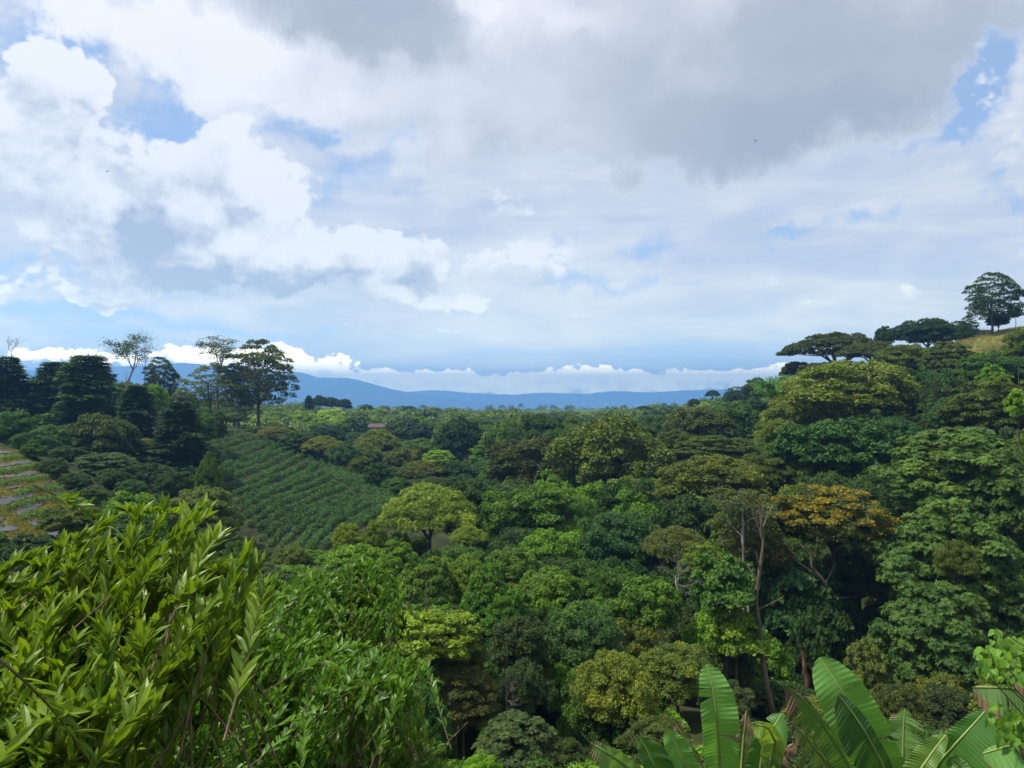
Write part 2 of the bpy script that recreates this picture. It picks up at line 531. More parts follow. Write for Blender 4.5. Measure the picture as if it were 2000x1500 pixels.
# ================================================================== terrain
CTRL = [P(*p) for p in [
    # right slope
    (1500, 1405, 42), (1300, 1450, 34), (1050, 1720, 31), (1900, 1400, 48), (1750, 1160, 66), (1900, 1005, 80), (1600, 1005, 85),
    (1650, 865, 110), (1850, 775, 120), (1900, 702, 136), (1935, 652, 152), (1990, 642, 156), (1880, 668, 158), (1800, 690, 172), (1640, 722, 165), (1500, 795, 180),
    (1400, 832, 200), (1300, 836, 260), (1900, 700, 230), (2300, 630, 150), (2300, 900, 70), (2300, 1200, 45), (1600, 790, 230), (1960, 655, 146),
    # middle
    (1200, 1010, 105), (1040, 1010, 110), (1100, 930, 150), (1100, 855, 220), (950, 905, 170), (850, 970, 130), (850, 885, 200), (900, 1110, 75),
    (840, 1100, 78), (700, 1140, 60), (900, 1260, 45), (1000, 1500, 36), (1250, 1150, 70), (1400, 1050, 78), (1300, 940, 130),
    # coffee spur
    (480, 1080, 82), (660, 1065, 80), (420, 905, 112), (420, 845, 165), (470, 965, 100), (560, 852, 165), (560, 1005, 92), (560, 925, 120), (640, 905, 135),
    (640, 985, 98), (700, 935, 120), (785, 975, 112), (725, 1015, 92), (640, 880, 148), (600, 868, 150), (500, 840, 185), (640, 906, 178), (700, 928, 165), (565, 872, 190), (560, 850, 240), (640, 850, 245), (720, 850, 250),
    # left
    (0, 1045, 52), (0, 872, 75), (180, 962, 70), (100, 1035, 55), (60, 960, 62), (250, 1045, 66), (330, 1005, 80), (200, 905, 100), (350, 905, 105), (150, 875, 120), (0, 850, 115),
    (300, 815, 140), (400, 842, 165), (250, 795, 160), (0, 785, 150), (-300, 760, 150), (450, 1105, 60), (600, 1155, 50), (-300, 900, 70), (-300, 1100, 40),
    # beyond
    (1000, 834, 350), (700, 818, 350), (600, 803, 310), (660, 804, 312), (1300, 818, 350), (900, 814, 700), (1200, 814, 700), (600, 810, 700), (1000, 809, 1500), (300, 790, 300),
    (-500, 780, 400), (2500, 700, 400), (1700, 770, 420), (2000, 790, 800), (0, 800, 800),
]] + [np.array(p, float) for p in [
    (-1500, 1500, -40), (1500, 1500, -40), (-2500, 3000, -110), (0, 3000, -112), (2500, 3000, -110), (0, 5000, -215), (-5000, 5000, -215), (5000, 5000, -215),
    (0, 9000, -220), (-9000, 9000, -220), (9000, 9000, -220), (0, 16000, -220), (-16000, 14000, -220), (16000, 14000, -220), (0, -5000, -60), (-6000, 0, -80), (6000, 0, -80),
    (0, 0, -1.75), (-3, 2, -2.4), (3, 2, -2.6), (0, 4, -3.2), (-3, 6, -4.4), (4, 7, -4.6), (0, 10, -6.8), (-8, 12, -6.8), (8, 12, -8.0), (-10, 25, -10.8), (0, 20, -12.5),
    (12, 22, -13.0), (-20, 30, -9.5), (25, 30, -15.5), (20, 5, -3.5), (-20, 5, -2.5), (0, -20, 1.0), (-40, -20, 1.0), (40, -20, 0.5), (60, 0, -5), (-60, 0, 0), (0, -200, 5), (300, 0, 5), (-300, 0, 5),
]]
CTRL = np.array(CTRL)
_cx = CTRL[:, :2]
_D = np.sqrt(((_cx[:, None] - _cx[None]) ** 2).sum(-1) + 9.0)
_A = np.zeros((len(CTRL) + 3,) * 2)
_A[:len(CTRL), :len(CTRL)] = _D + np.eye(len(CTRL)) * 0.0
_A[:len(CTRL), -3], _A[:len(CTRL), -2:] = 1, _cx
_A[-3, :len(CTRL)], _A[-2:, :len(CTRL)] = 1, _cx.T
_w = np.linalg.solve(_A, np.concatenate([CTRL[:, 2], [0, 0, 0]]))


def ground(x, y):
    x, y = np.atleast_1d(np.asarray(x, float)), np.atleast_1d(np.asarray(y, float))
    out = np.zeros(x.shape)
    xf, yf, of = x.ravel(), y.ravel(), out.ravel()
    for s in range(0, len(xf), 20000):
        a, b = xf[s:s + 20000], yf[s:s + 20000]
        Dm = np.sqrt((a[:, None] - _cx[None, :, 0]) ** 2 + (b[:, None] - _cx[None, :, 1]) ** 2 + 9.0)
        of[s:s + 20000] = Dm @ _w[:len(CTRL)] + _w[-3] + a * _w[-2] + b * _w[-1]
    r = np.hypot(xf, yf)
    of += 0.18 * np.sin(xf * 0.55 + 1.3 * np.sin(yf * 0.31)) * np.sin(yf * 0.47) * np.clip(r / 20, 0, 1)
    of += np.clip((r - 200) / 600, 0, 1) * 8.0 * np.sin(xf * 0.011 + 2 * np.sin(yf * 0.004)) * np.sin(yf * 0.013 + 1) * np.clip((5000 - r) / 3000, 0, 1)
    of = np.where(r > 6000, np.maximum(of, -224), of)
    of = np.where(r > 8000, -220, of)
    return of.reshape(x.shape)


def gz(x, y):
    return float(ground(x, y)[0])


_YS = np.geomspace(1.5, 1500, 1400)


def hit(u, v, lift=0.0):
    """where the sight line through a place in the photograph meets the ground"""
    x, z = (u - CX) / F * _YS, (HY - v) / F * _YS
    g = ground(x, _YS) + lift
    i = np.nonzero((g[1:] >= z[1:]) & (g[:-1] < z[:-1]))[0]
    i = [k for k in i if _YS[k] > 25] or [len(_YS) - 2]
    k = i[0]
    a0, a1 = z[k] - g[k], z[k + 1] - g[k + 1]
    Y = _YS[k] + (_YS[k + 1] - _YS[k]) * a0 / (a0 - a1 + 1e-9)
    xx = (u - CX) / F * Y
    return np.array((xx, Y, gz(xx, Y)))


def build_ground():
    ang = np.concatenate([np.linspace(-180, -50, 27)[:-1], np.linspace(-50, 50, 281), np.linspace(50, 180, 27)[1:]])
    rad = np.concatenate([[0.0], np.geomspace(0.8, 10300, 240)])
    A, R = np.meshgrid(np.radians(ang), rad, indexing='ij')
    X, Y = R * np.sin(A), R * np.cos(A)
    Z = ground(X, Y)
    g = Geo()
    i, j = np.meshgrid(np.arange(len(ang) - 1), np.arange(len(rad) - 1), indexing='ij')
    n = len(rad)
    f = np.stack([i * n + j, (i + 1) * n + j, (i + 1) * n + j + 1, i * n + j + 1], -1).reshape(-1, 4)
    g.add(np.stack([X, Y, Z], -1).reshape(-1, 3), [f])
    m_, net = new_mat('ground')
    geo = net.node('ShaderNodeNewGeometry')
    pos = geo.outputs['Position']
    at = net.node('ShaderNodeAttribute', attribute_name='grass')
    n1 = net.noise(pos, 0.35, 6.0, 0.65)
    n2 = net.noise(pos, 2.2, 5.0, 0.7)
    n3 = net.noise(pos, 0.02, 6.0, 0.6)
    litter = net.mix(net.ss(n1, 0.4, 0.65), (0.022, 0.026, 0.010, 1), (0.045, 0.055, 0.018, 1))
    gr = net.mix(net.ss(n1, 0.35, 0.62), (0.17, 0.145, 0.042, 1), (0.10, 0.135, 0.03, 1))
    gr = net.mix(net.ss(n2, 0.5, 0.72, 0, 0.6), gr, (0.24, 0.18, 0.08, 1))
    near = net.mix(at.outputs['Fac'], litter, gr)
    far = net.mix(net.ss(n3, 0.42, 0.6), (0.03, 0.055, 0.02, 1), (0.07, 0.11, 0.03, 1))
    dist = net.ss(net.vm('LENGTH', pos), 260.0, 500.0)
    p = net.node('ShaderNodeBsdfPrincipled')
    net.put(p.inputs['Base Color'], net.mix(dist, near, far))
    p.inputs['Roughness'].default_value = 0.9
    p.inputs['Specular IOR Level'].default_value = 0.1
    bp = net.node('ShaderNodeBump')
    bp.inputs['Strength'].default_value = 0.7
    bp.inputs['Distance'].default_value = 0.15
    net.put(bp.inputs['Height'], n2)
    net.t.links.new(bp.outputs[0], p.inputs['Normal'])
    finish(net, p.outputs[0])
    me = g.mesh('ground', m_, smooth=True)
    V = np.stack([X, Y, Z], -1).reshape(-1, 3)
    grass = np.zeros(len(V))

    def zone(pts, feather=2.0):
        # soft polygon on the ground plan
        pts = np.asarray(pts)[:, :2]
        inside = np.zeros(len(V), bool)
        for k in range(len(pts)):
            (x1, y1), (x2, y2) = pts[k], pts[(k + 1) % len(pts)]
            c = (y1 > V[:, 1]) != (y2 > V[:, 1])
            inside ^= c & (V[:, 0] < (x2 - x1) * (V[:, 1] - y1) / (y2 - y1 + 1e-12) + x1)
        return inside.astype(float)
    grass = np.maximum(grass, zone([P(1780, 0, 150), P(1780, 0, 200), P(2500, 0, 200), P(2500, 0, 135), P(1870, 0, 138)]))
    grass = np.maximum(grass, zone([hit(-300, 1060), hit(-300, 872), hit(-40, 872), hit(20, 876), hit(60, 893), hit(95, 925), hit(150, 962), hit(182, 985), hit(165, 1010), hit(120, 1050), hit(60, 1075)]))
    grass = np.maximum(grass, 0.0 * zone([P(410, 0, 165), P(560, 0, 160), P(640, 0, 146), P(780, 0, 114), P(720, 0, 88), P(470, 0, 82)]))
    a = me.attributes.new('grass', 'FLOAT', 'POINT')
    a.data.foreach_set('value', grass.astype(np.float32))
    o = link('ground', me)
    tag(o, kind='structure')


build_ground()


def ridge(name, pts, Y, front, seed, col0, col1):
    """a mountain chain: crest line from the photograph at its own distance, sloping down to the plain in front and behind"""
    rng = np.random.default_rng(seed)
    us = np.linspace(pts[0][0], pts[-1][0], 420)
    vs = np.interp(us, [p[0] for p in pts], [p[1] for p in pts])
    k = np.linspace(-1.0, 1.0, 61)                      # -1 foot in front, 0 crest, 1 foot behind
    U, K = np.meshgrid(us, k, indexing='ij')
    Yc = Y + K * front
    X = (U - CX) / F * Y * (1 + 0.15 * K * front / Y)
    crest = (HY - vs) / F * Y + 220
    prof = (1 - np.abs(K)) ** 1.25
    fold = np.zeros_like(U)
    for q in range(7):
        fx, ph, sk = rng.uniform(0.012, 0.085), rng.uniform(0, 6.28), rng.uniform(-2.5, 2.5)
        fold += (1 - np.abs(np.sin(U * fx + sk * K + ph))) / 7
    Z = -224 + crest[:, None] * prof * (1 + 0.9 * (fold - 0.4) * np.sin(np.pi * np.clip(np.abs(K), 0, 1)))
    g = Geo()
    n = len(k)
    i, j = np.meshgrid(np.arange(len(us) - 1), np.arange(n - 1), indexing='ij')
    f = np.stack([i * n + j, (i + 1) * n + j, (i + 1) * n + j + 1, i * n + j + 1], -1).reshape(-1, 4)
    g.add(np.stack([X, Yc, Z], -1).reshape(-1, 3), [f])
    m_, net = new_mat(name)
    geo = net.node('ShaderNodeNewGeometry')
    nn = net.noise(geo.outputs['Position'], 0.004, 7.0, 0.65)
    p = net.node('ShaderNodeBsdfPrincipled')
    net.put(p.inputs['Base Color'], net.mix(net.ss(nn, 0.4, 0.62), (*col0, 1), (*col1, 1)))
    p.inputs['Roughness'].default_value = 0.95
    finish(net, p.outputs[0])
    o = link(name, g.mesh(name, m_, smooth=True))
    tag(o, kind='structure')
    return np.stack([X, Yc, Z], -1)


ridge('mountain', [(-100, 735), (60, 722), (200, 716), (330, 711), (350, 707), (400, 711), (450, 721), (520, 728), (565, 724), (590, 727), (620, 736), (680, 737), (700, 741),
                   (725, 748), (765, 759), (800, 766), (850, 773), (920, 782), (1000, 790), (1080, 800)], 6000, 1800, 3, (0.018, 0.036, 0.040), (0.035, 0.058, 0.045))
FAR_SLOPE = ridge('mountain_range', [(700, 772), (800, 764), (850, 761), (880, 763), (930, 768), (1000, 770), (1060, 766), (1140, 769), (1200, 763), (1270, 766), (1330, 762), (1400, 760),
                         (1480, 764), (1600, 758), (1800, 762), (2100, 755)], 8500, 1900, 5, (0.018, 0.036, 0.040), (0.035, 0.058, 0.045))

# the air between here and the mountains: one closed box of even haze
HZ = Geo()
x0, x1, y0, y1, z0, z1 = -10500, 10500, -10500, 10500, -230, 262
HZ.add(np.array([(x, y, z) for x in (x0, x1) for y in (y0, y1) for z in (z0, z1)], float),
       [np.array([(0, 1, 3, 2), (4, 6, 7, 5), (0, 4, 5, 1), (2, 3, 7, 6), (0, 2, 6, 4), (1, 5, 7, 3)])])
hm, net = new_mat('haze')
vol = net.node('ShaderNodeVolumePrincipled')
vol.inputs['Color'].default_value = (0.25, 0.53, 1.0, 1)
vol.inputs['Density'].default_value = HAZE_DENSITY = 3.2e-4
vol.inputs['Anisotropy'].default_value = 0.4
_o = net.node('ShaderNodeOutputMaterial')
net.t.links.new(vol.outputs[0], _o.inputs['Volume'])
haze = link('haze', HZ.mesh('haze', hm))
tag(haze, kind='stuff', label='thin blue haze filling the air between the viewpoint and the mountains')

# ================================================================== tree models (each built once, shared by its copies)
def rand_dirs(n, rng, zmin=-1.0):
    z = rng.uniform(zmin, 1, n)
    a = rng.uniform(0, 2 * np.pi, n)
    s = np.sqrt(1 - z * z)
    return np.stack([s * np.cos(a), s * np.sin(a), z], -1)


def limb(g, p0, p1, r0, r1, rng, n=6, bend=0.12, lift=0.0, sides=5):
    t = np.linspace(0, 1, n)[:, None]
    L = np.linalg.norm(p1 - p0)
    mid = (p0 + p1) / 2 + rng.normal(0, bend, 3) * L + np.array((0, 0, lift * L))
    pts = (1 - t) ** 2 * p0 + 2 * t * (1 - t) * mid + t ** 2 * p1
    g.tube(pts, r0 + (r1 - r0) * t[:, 0], n=sides)
    return pts


def clump_centres(n, rng, Wd, H, shape):
    """spread clump centres over the outer crown, best-candidate so that they keep apart"""
    pts = []
    a, b = Wd / 2, H / 2
    if shape == 'multi':        # several broccoli heads at different heights make up the crown
        heads = [(np.array((rng.normal(0, .12) * a, rng.normal(0, .12) * a, 0.66 * H)), 0.50 * a)]
        nh, a0 = int(rng.integers(5, 8)), rng.uniform(0, 6.28)
        for k in range(nh):
            th, q = a0 + k * 2 * np.pi / nh + rng.normal(0, .25), rng.uniform(0.45, 0.68)
            heads.append((np.array((q * a * math.cos(th), q * a * math.sin(th), rng.uniform(0.16, 0.56) * H)), rng.uniform(0.32, 0.50) * a))
        hw = np.array([h_[1] ** 2 for h_ in heads])
        hw /= hw.sum()
    while len(pts) < n:
        best, bd = None, -1
        for _ in range(10):
            if shape == 'dome' or (shape == 'multi' and rng.random() < 0.32):
                d_ = rand_dirs(1, rng, -0.55)[0]
                r = rng.uniform(0.62, 1.0) if rng.random() < 0.8 else rng.uniform(0.2, 0.6)
                p = d_ * np.array((a, a, b)) * r + np.array((0, 0, b))
                lob = 1 + 0.16 * math.sin(3 * math.atan2(d_[1], d_[0]) + lobp[0]) + 0.10 * math.sin(5 * math.atan2(d_[1], d_[0]) + lobp[1])
                p[:2] *= lob
            elif shape == 'multi':
                hc, hr = heads[rng.choice(len(heads), p=hw)]
                d_ = rand_dirs(1, rng, -0.30)[0]
                p = hc + d_ * np.array((hr, hr, hr * 0.85 * b / a)) * rng.uniform(0.72, 1.0)
            elif shape == 'mound':
                d_ = rand_dirs(1, rng, 0.0)[0]
                r = rng.uniform(0.75, 1.0)
                p = d_ * np.array((a, a, H)) * r
                p[2] *= 1 + 0.25 * math.sin(2.5 * p[0] / a + lobp[0]) * math.cos(2.2 * p[1] / a + lobp[1])
            elif shape == 'umbrella':
                q = math.sqrt(rng.random())
                th = rng.uniform(0, 2 * np.pi)
                p = np.array((a * q * math.cos(th), a * q * math.sin(th), H * (0.50 + 0.44 * (1 - q ** 2.2)) + rng.normal(0, 0.04) * H))
            elif shape == 'column':
                z = rng.uniform(0.03, 0.97)
                prof = (math.sin(np.pi * min(1, z * 0.9 + 0.12)) ** 0.6)
                th = rng.uniform(0, 2 * np.pi)
                r = prof * rng.uniform(0.5, 1.0) * (1 + 0.2 * math.sin(3 * th + lobp[0] + 5 * z))
                p = np.array((a * r * math.cos(th), a * r * math.sin(th), z * H))
            else:   # 'layers'
                k = rng.integers(0, 4)
                z = (0.26 + 0.22 * k) * H + rng.normal(0, 0.07) * H
                rm = (0.92, 1.0, 0.86, 0.55)[k]
                q = math.sqrt(rng.random())
                th = rng.uniform(0, 2 * np.pi)
                p = np.array((a * rm * q * math.cos(th), a * rm * q * math.sin(th), z))
            dd = min((np.linalg.norm((p - o) / np.array((1, 1, .8))) for o in pts), default=1e9)
            if dd > bd:
                best, bd = p, dd
        pts.append(best)
    return np.array(pts)


lobp = [0.0, 0.0]


def clumpy(name, seed, Wd=10.0, H=8.0, n=60, rc=1.35, per=340, leaf=(0.46, 0.26), flat=0.75, shape='multi', droop=0.15, upn=0.45, scatter=0.55,
           rosette=0, limbs=True, tintk=0.35, mat=None, template=RHOMB, inner=0.0, trunk_r=0.22, sky=1.0, lean=0.0):
    rng = np.random.default_rng(seed)
    lobp[0], lobp[1] = rng.uniform(0, 6.28, 2)
    C = clump_centres(n, rng, Wd - rc * 1.3, H - rc * flat * (1.6 if shape != 'mound' else 1.0), shape)
    if shape != 'mound':
        C[:, 2] += rc * flat * 0.8
    g = Geo()
    axis = np.array((0, 0, H * 0.45))
    for c in C:
        r = rc * rng.uniform(0.7, 1.25)
        k = int(per * (r / rc) ** 2)
        ct = rng.normal(0, 0.45)
        d_ = rand_dirs(k, rng, -0.35 if shape != 'mound' else -0.2)
        out = unit((c - axis) * np.array((1, 1, 0.7)))
        d_ = unit(d_ + out * 0.45 + np.array((0, 0, 0.15)))
        rad = r * rng.uniform(0.72, 1.06, k)[:, None]
        # lumpy clump surface
        rad = rad * (1 + 0.18 * np.sin(d_[:, :1] * 7 + c[0] * 9) * np.sin(d_[:, 1:2] * 7 + c[1] * 9))
        p = c + d_ * rad * np.array((1, 1, flat))
        if rosette:
            m = max(4, int(k / rosette))
            p, d2 = p[:m], d_[:m]
            N0 = unit(d2 * 0.8 + np.array((0, 0, 0.35)) + rng.normal(0, 0.25, (m, 3)))
            t1 = unit(np.cross(N0, rng.normal(0, 1, (m, 3))))
            t2 = np.cross(N0, t1)
            lt = np.repeat(rng.normal(0, tintk, m) + ct * 0.5, rosette)
            ang = np.tile(np.arange(rosette) / rosette * 2 * np.pi, m) + np.repeat(rng.uniform(0, 6.28, m), rosette) + rng.normal(0, 0.2, m * rosette)
            N1, T1, T2, P1 = (np.repeat(q, rosette, 0) for q in (N0, t1, t2, p))
            rdir = T1 * np.cos(ang)[:, None] + T2 * np.sin(ang)[:, None]
            A = unit(rdir + N1 * rng.uniform(0.05, 0.75, m * rosette)[:, None])
            A[:, 2] -= droop
            L = leaf[0] * rng.uniform(0.75, 1.2, m * rosette)
            g.leaves(template, P1, A, unit(N1 - rdir * 0.5), L, leaf[1] * L / leaf[0], lt + rng.normal(0, 0.15, m * rosette))
        else:
            N0 = unit(d_ * (1 - upn) + np.array((0, 0, upn)) + rng.normal(0, scatter, (k, 3)))
            A = unit(np.cross(N0, rng.normal(0, 1, (k, 3))))
            A[:, 2] -= droop
            L = leaf[0] * rng.uniform(0.65, 1.3, k)
            g.leaves(template, p - A * L[:, None] * 0.5, A, N0, L, leaf[1] * L / leaf[0], rng.normal(0, tintk, k) + ct * 0.5)
    bm = None
    if limbs:
        b = Geo()
        top = np.array((0, 0, H * 0.55)) + rng.normal(0, 0.04, 3) * Wd
        stem = limb(b, np.array((0, 0, -0.05 * H)), top, trunk_r, trunk_r * 0.4, rng, 8, 0.05, sides=7)
        order = C if n <= 80 else C[rng.permutation(n)[:80]]
        mains = []
        nm = 7
        a0 = rng.uniform(0, 6.28)
        for k in range(nm):
            sec = [c for c in C if abs((math.atan2(c[1], c[0]) - a0 - k * 2 * np.pi / nm + np.pi) % (2 * np.pi) - np.pi) < np.pi / nm]
            if not sec:
                continue
            tgt = np.mean(sec, 0) * np.array((0.85, 0.85, 1.0)) + np.array((0, 0, 0.04 * H))
            s = stem[rng.integers(1, 6)]
            mains.append(limb(b, s, tgt, trunk_r * rng.uniform(0.45, 0.62), trunk_r * 0.18, rng, 9, 0.10, 0.05, sides=6))
        mains.append(stem)
        joint = np.concatenate([m[3:] for m in mains])
        for c in order:
            cost = np.linalg.norm(joint - c, axis=1) + 1.2 * np.maximum(0, joint[:, 2] - c[2] + 0.1 * H)
            s = joint[np.argsort(cost)[rng.integers(0, 3)]]
            pts = limb(b, s, c, trunk_r * rng.uniform(0.17, 0.26), trunk_r * 0.08, rng, 6, 0.10, 0.06, sides=5)
            for _ in range(2):
                e = c + rand_dirs(1, rng, -0.1)[0] * rc * 0.8 * np.array((1, 1, flat))
                limb(b, pts[4], e, trunk_r * 0.10, trunk_r * 0.04, rng, 4, 0.12, sides=4)
        bm = b.mesh(name + '_branches', BARK)
    return dict(crown=g.mesh(name + '_crown', mat or LEAF), branches=bm, W=Wd, H=H, tr=trunk_r)


def conifer(name, seed, Wd=7.0, H=13.0, levels=30, leaf=(0.40, 0.15), power=0.75, top=0.10):
    rng = np.random.default_rng(seed)
    g, b = Geo(), Geo()
    b.tube(np.array([(0, 0, -0.3), (0.1, 0, H * .5), (0, 0.1, H * .97)]), [0.28, 0.17, 0.03], 7)
    ph = rng.uniform(0, 6.28, 4)
    for li in range(levels):
        z = H * (0.02 + 0.95 * (li / levels) ** 0.95)
        R = Wd / 2 * ((1 - z / H) ** power * (1 - top) + top) * min(1.0, 0.65 + 3 * z / H)
        nb = max(4, int(5 + R * 2.6))
        a0 = rng.uniform(0, 6.28)
        for k in range(nb):
            a = a0 + k * 2 * np.pi / nb + rng.normal(0, 0.2)
            Rk = R * rng.uniform(0.55, 1.12) * (1 + 0.22 * math.sin(2 * a + ph[0] + z * 0.8) + 0.12 * math.sin(3 * a + ph[1] - z * 1.3))
            if Rk < 0.15:
                continue
            dirh = np.array((math.cos(a), math.sin(a), 0))
            side = np.array((-dirh[1], dirh[0], 0))
            m = int(22 + Rk * 44)
            t = rng.uniform(0.25, 1.0, m) ** 0.75
            rise = rng.uniform(-0.02, 0.16)
            drop = rng.uniform(0.08, 0.22)
            lat = rng.normal(0, 1, m) * (0.10 + 0.22 * Rk * (1 - 0.55 * t))
            p = dirh * (t * Rk)[:, None] + side * lat[:, None]
            p[:, 2] = z + Rk * (rise * t - drop * t ** 2.5) - 0.25 * np.abs(lat) + rng.normal(0, 0.10, m)
            A = unit(dirh * 0.8 + side * np.sign(lat)[:, None] * rng.uniform(0.1, 0.9, m)[:, None] + np.array((0, 0, -0.12)) + rng.normal(0, 0.2, (m, 3)))
            N0 = unit(np.array((0, 0, 1.0)) + dirh * 0.35 + rng.normal(0, 0.35, (m, 3)))
            L = leaf[0] * rng.uniform(0.7, 1.4, m)
            g.leaves(RHOMB, p, A, N0, L, leaf[1] * rng.uniform(0.8, 1.6, m), rng.normal(0, 0.25, m) + rng.normal(0, 0.22) + 0.25 * (t - 0.6))
            limb(b, np.array((0, 0, z)), dirh * Rk * 0.85 + np.array((0, 0, z + Rk * (rise - drop) * 0.7)), 0.05, 0.012, rng, 4, 0.04, sides=4)
    return dict(crown=g.mesh(name + '_crown', LEAF), branches=b.mesh(name + '_branches', BARK), W=Wd, H=H, tr=0.28)


def twiggy(g, p, d_, L, r, depth, rng, tips, spread=0.55, up=0.15, n=3):
    """recursive bare branching"""
    e = p + d_ * L
    pts = limb(g, p, e, r, r * 0.55, rng, 5, 0.07, sides=5 if depth > 1 else 4)
    if depth == 0:
        tips.append((e, d_))
        return
    for k in range(n):
        dd = unit(d_ + rng.normal(0, spread, 3) + np.array((0, 0, up)))
        s = pts[-1] if k == 0 else pts[rng.integers(2, 5)]
        twiggy(g, s, dd, L * rng.uniform(0.55, 0.85), r * 0.55, depth - 1, rng, tips, spread, up, n)


def bare(name, seed, H=8.0, Wd=5.0, depth=4, r=0.12, spread=0.5, up=0.22, n=3, leafy=0, leaf=(0.3, 0.14), mat=None, L0=0.3, cloud=0.5):
    """open tree: branch skeleton with few or no leaves at the twig ends"""
    rng = np.random.default_rng(seed)
    g, b, tips = Geo(), Geo(), []
    twiggy(b, np.array((0, 0, 0.0)), np.array((0.05, 0, 1.0)), H * L0, r, depth, rng, tips, spread, up, n)
    P_ = np.array([t[0] for t in tips])
    lo, hi = P_.min(0), P_.max(0)
    sc = np.array((Wd / (hi[0] - lo[0]), Wd / (hi[1] - lo[1]), H / hi[2]))
    off = np.array((-(hi[0] + lo[0]) / 2, -(hi[1] + lo[1]) / 2, 0))
    for V in b.V:
        w = np.clip(V[:, 2:3] / (0.4 * hi[2]), 0, 1) * np.array((1, 1, 0))
        V += off * w
        V *= sc
    crown = None
    if leafy:
        for e, d_ in tips:
            e = (e + off * min(1, e[2] / (0.4 * hi[2]))) * sc
            k = rng.poisson(leafy)
            if not k:
                continue
            p = e + rng.normal(0, 1, (k, 3)) * cloud * np.array((1, 1, 0.7))
            N0 = unit(np.array((0, 0, 0.8)) + rng.normal(0, 0.6, (k, 3)))
            A = unit(np.cross(N0, rng.normal(0, 1, (k, 3))))
            L = leaf[0] * rng.uniform(0.6, 1.3, k)
            g.leaves(RHOMB, p, A, N0, L, leaf[1] * L / leaf[0], rng.normal(0, 0.35, k) + rng.normal(0, 0.3))
        crown = g.mesh(name + '_crown', LEAF)
    return dict(crown=crown, branches=b.mesh(name + '_branches', mat or BARK_PALE), W=Wd, H=H, tr=r)


def plume(name, seed, Wd=9.0, H=9.0, n=70, leaf=(0.5, 0.10)):
    """bamboo: culms rise from the middle and arch outwards, leaf sprays hanging along them"""
    rng = np.random.default_rng(seed)
    g, b = Geo(), Geo()
    for k in range(n):
        a, R = rng.uniform(0, 6.28), Wd / 2 * rng.uniform(0.15, 1.0)
        h = H * rng.uniform(0.72, 1.0) * (1 - 0.30 * (2 * R / Wd) ** 2)
        dirh = np.array((math.cos(a), math.sin(a), 0))
        t = np.linspace(0, 1, 9)
        pts = dirh * (R * t ** 2.2)[:, None] + np.array((0, 0, 1.0)) * (h * (1.25 * t - 0.33 * t ** 3.2) / 0.95)[:, None] + dirh * 0.4
        b.tube(pts, 0.05 * (1 - 0.85 * t), 4)
        m = 260
        s = rng.uniform(0.35, 1.0, m)
        q = np.stack([np.interp(s, t, pts[:, i]) for i in range(3)], -1) + rng.normal(0, 0.28, (m, 3)) - np.array((0, 0, 0.2))
        A = unit(dirh * 0.5 + np.array((0, 0, -0.55)) + rng.normal(0, 0.45, (m, 3)))
        N0 = unit(np.array((0, 0, 1.0)) + dirh * 0.8 + rng.normal(0, 0.4, (m, 3)))
        g.leaves(RHOMB, q, A, N0, leaf[0] * rng.uniform(.7, 1.3, m), leaf[1] * rng.uniform(.8, 1.4, m), rng.normal(0, 0.3, m) + rng.normal(0, 0.25))
    return dict(crown=g.mesh(name + '_crown', LEAF), branches=b.mesh(name + '_culms', BARK), W=Wd, H=H, tr=0.3)


SP = {}
SP['bushy'] = [clumpy('bushy_%d' % k, 20 + k, Wd=10, H=8, n=120, rc=1.02, per=260, leaf=(0.38, 0.20), flat=0.95) for k in range(4)]
SP['fine'] = [clumpy('fine_%d' % k, 30 + k, Wd=10, H=8.5, n=130, rc=0.95, per=330, leaf=(0.27, 0.15), tintk=0.3, flat=0.92) for k in range(4)]
SP['glossy'] = [clumpy('glossy_%d' % k, 40 + k, Wd=10, H=8, n=110, rc=1.05, per=260, leaf=(0.40, 0.20), mat=LEAF_SHINY, flat=0.8, upn=0.35, scatter=0.7, tintk=0.35) for k in range(2)]
SP['rosette'] = [clumpy('rosette_%d' % k, 50 + k, Wd=9, H=11, n=150, rc=0.86, per=400, leaf=(0.30, 0.105), rosette=7, shape='column', droop=0.30, tintk=0.3, mat=LEAF_SHINY, template=LANCE, flat=0.85) for k in range(2)]
SP['feather'] = [clumpy('feather_%d' % k, 60 + k, Wd=10, H=7.5, n=105, rc=0.95, per=420, leaf=(0.34, 0.10), shape='umbrella', flat=0.85, droop=-0.5, upn=0.1, scatter=0.8, tintk=0.3) for k in range(2)]
SP['layered'] = [clumpy('layered_%d' % k, 70 + k, Wd=11, H=7, n=120, rc=0.95, per=280, leaf=(0.32, 0.16), shape='layers', flat=0.58, upn=0.5, scatter=0.5) for k in range(2)]
SP['bloom'] = [clumpy('bloom_0', 75, Wd=10, H=6.6, n=135, rc=0.66, per=260, leaf=(0.25, 0.14), shape='multi', flat=0.6, upn=0.4, scatter=0.7, tintk=0.55)]
SP['umbrella'] = [clumpy('umbrella_%d' % k, 80 + k, Wd=16, H=6.2, n=130, rc=0.95, per=(130, 230)[k], leaf=(0.34, 0.18), shape='umbrella', flat=0.55, upn=0.5, scatter=0.6, trunk_r=0.42) for k in range(2)]
SP['vine'] = [clumpy('vine_%d' % k, 90 + k, Wd=9, H=5.5, n=85, rc=0.85, per=330, leaf=(0.27, 0.20), shape='mound', flat=0.8, droop=0.35, upn=0.25, scatter=0.45, limbs=False, tintk=0.35) for k in range(3)]
SP['cypress'] = [conifer('cypress_%d' % k, 100 + k, power=(0.75, 0.6)[k], top=(0.08, 0.2)[k]) for k in range(2)]
SP['plume'] = [plume('plume_0', 110)]
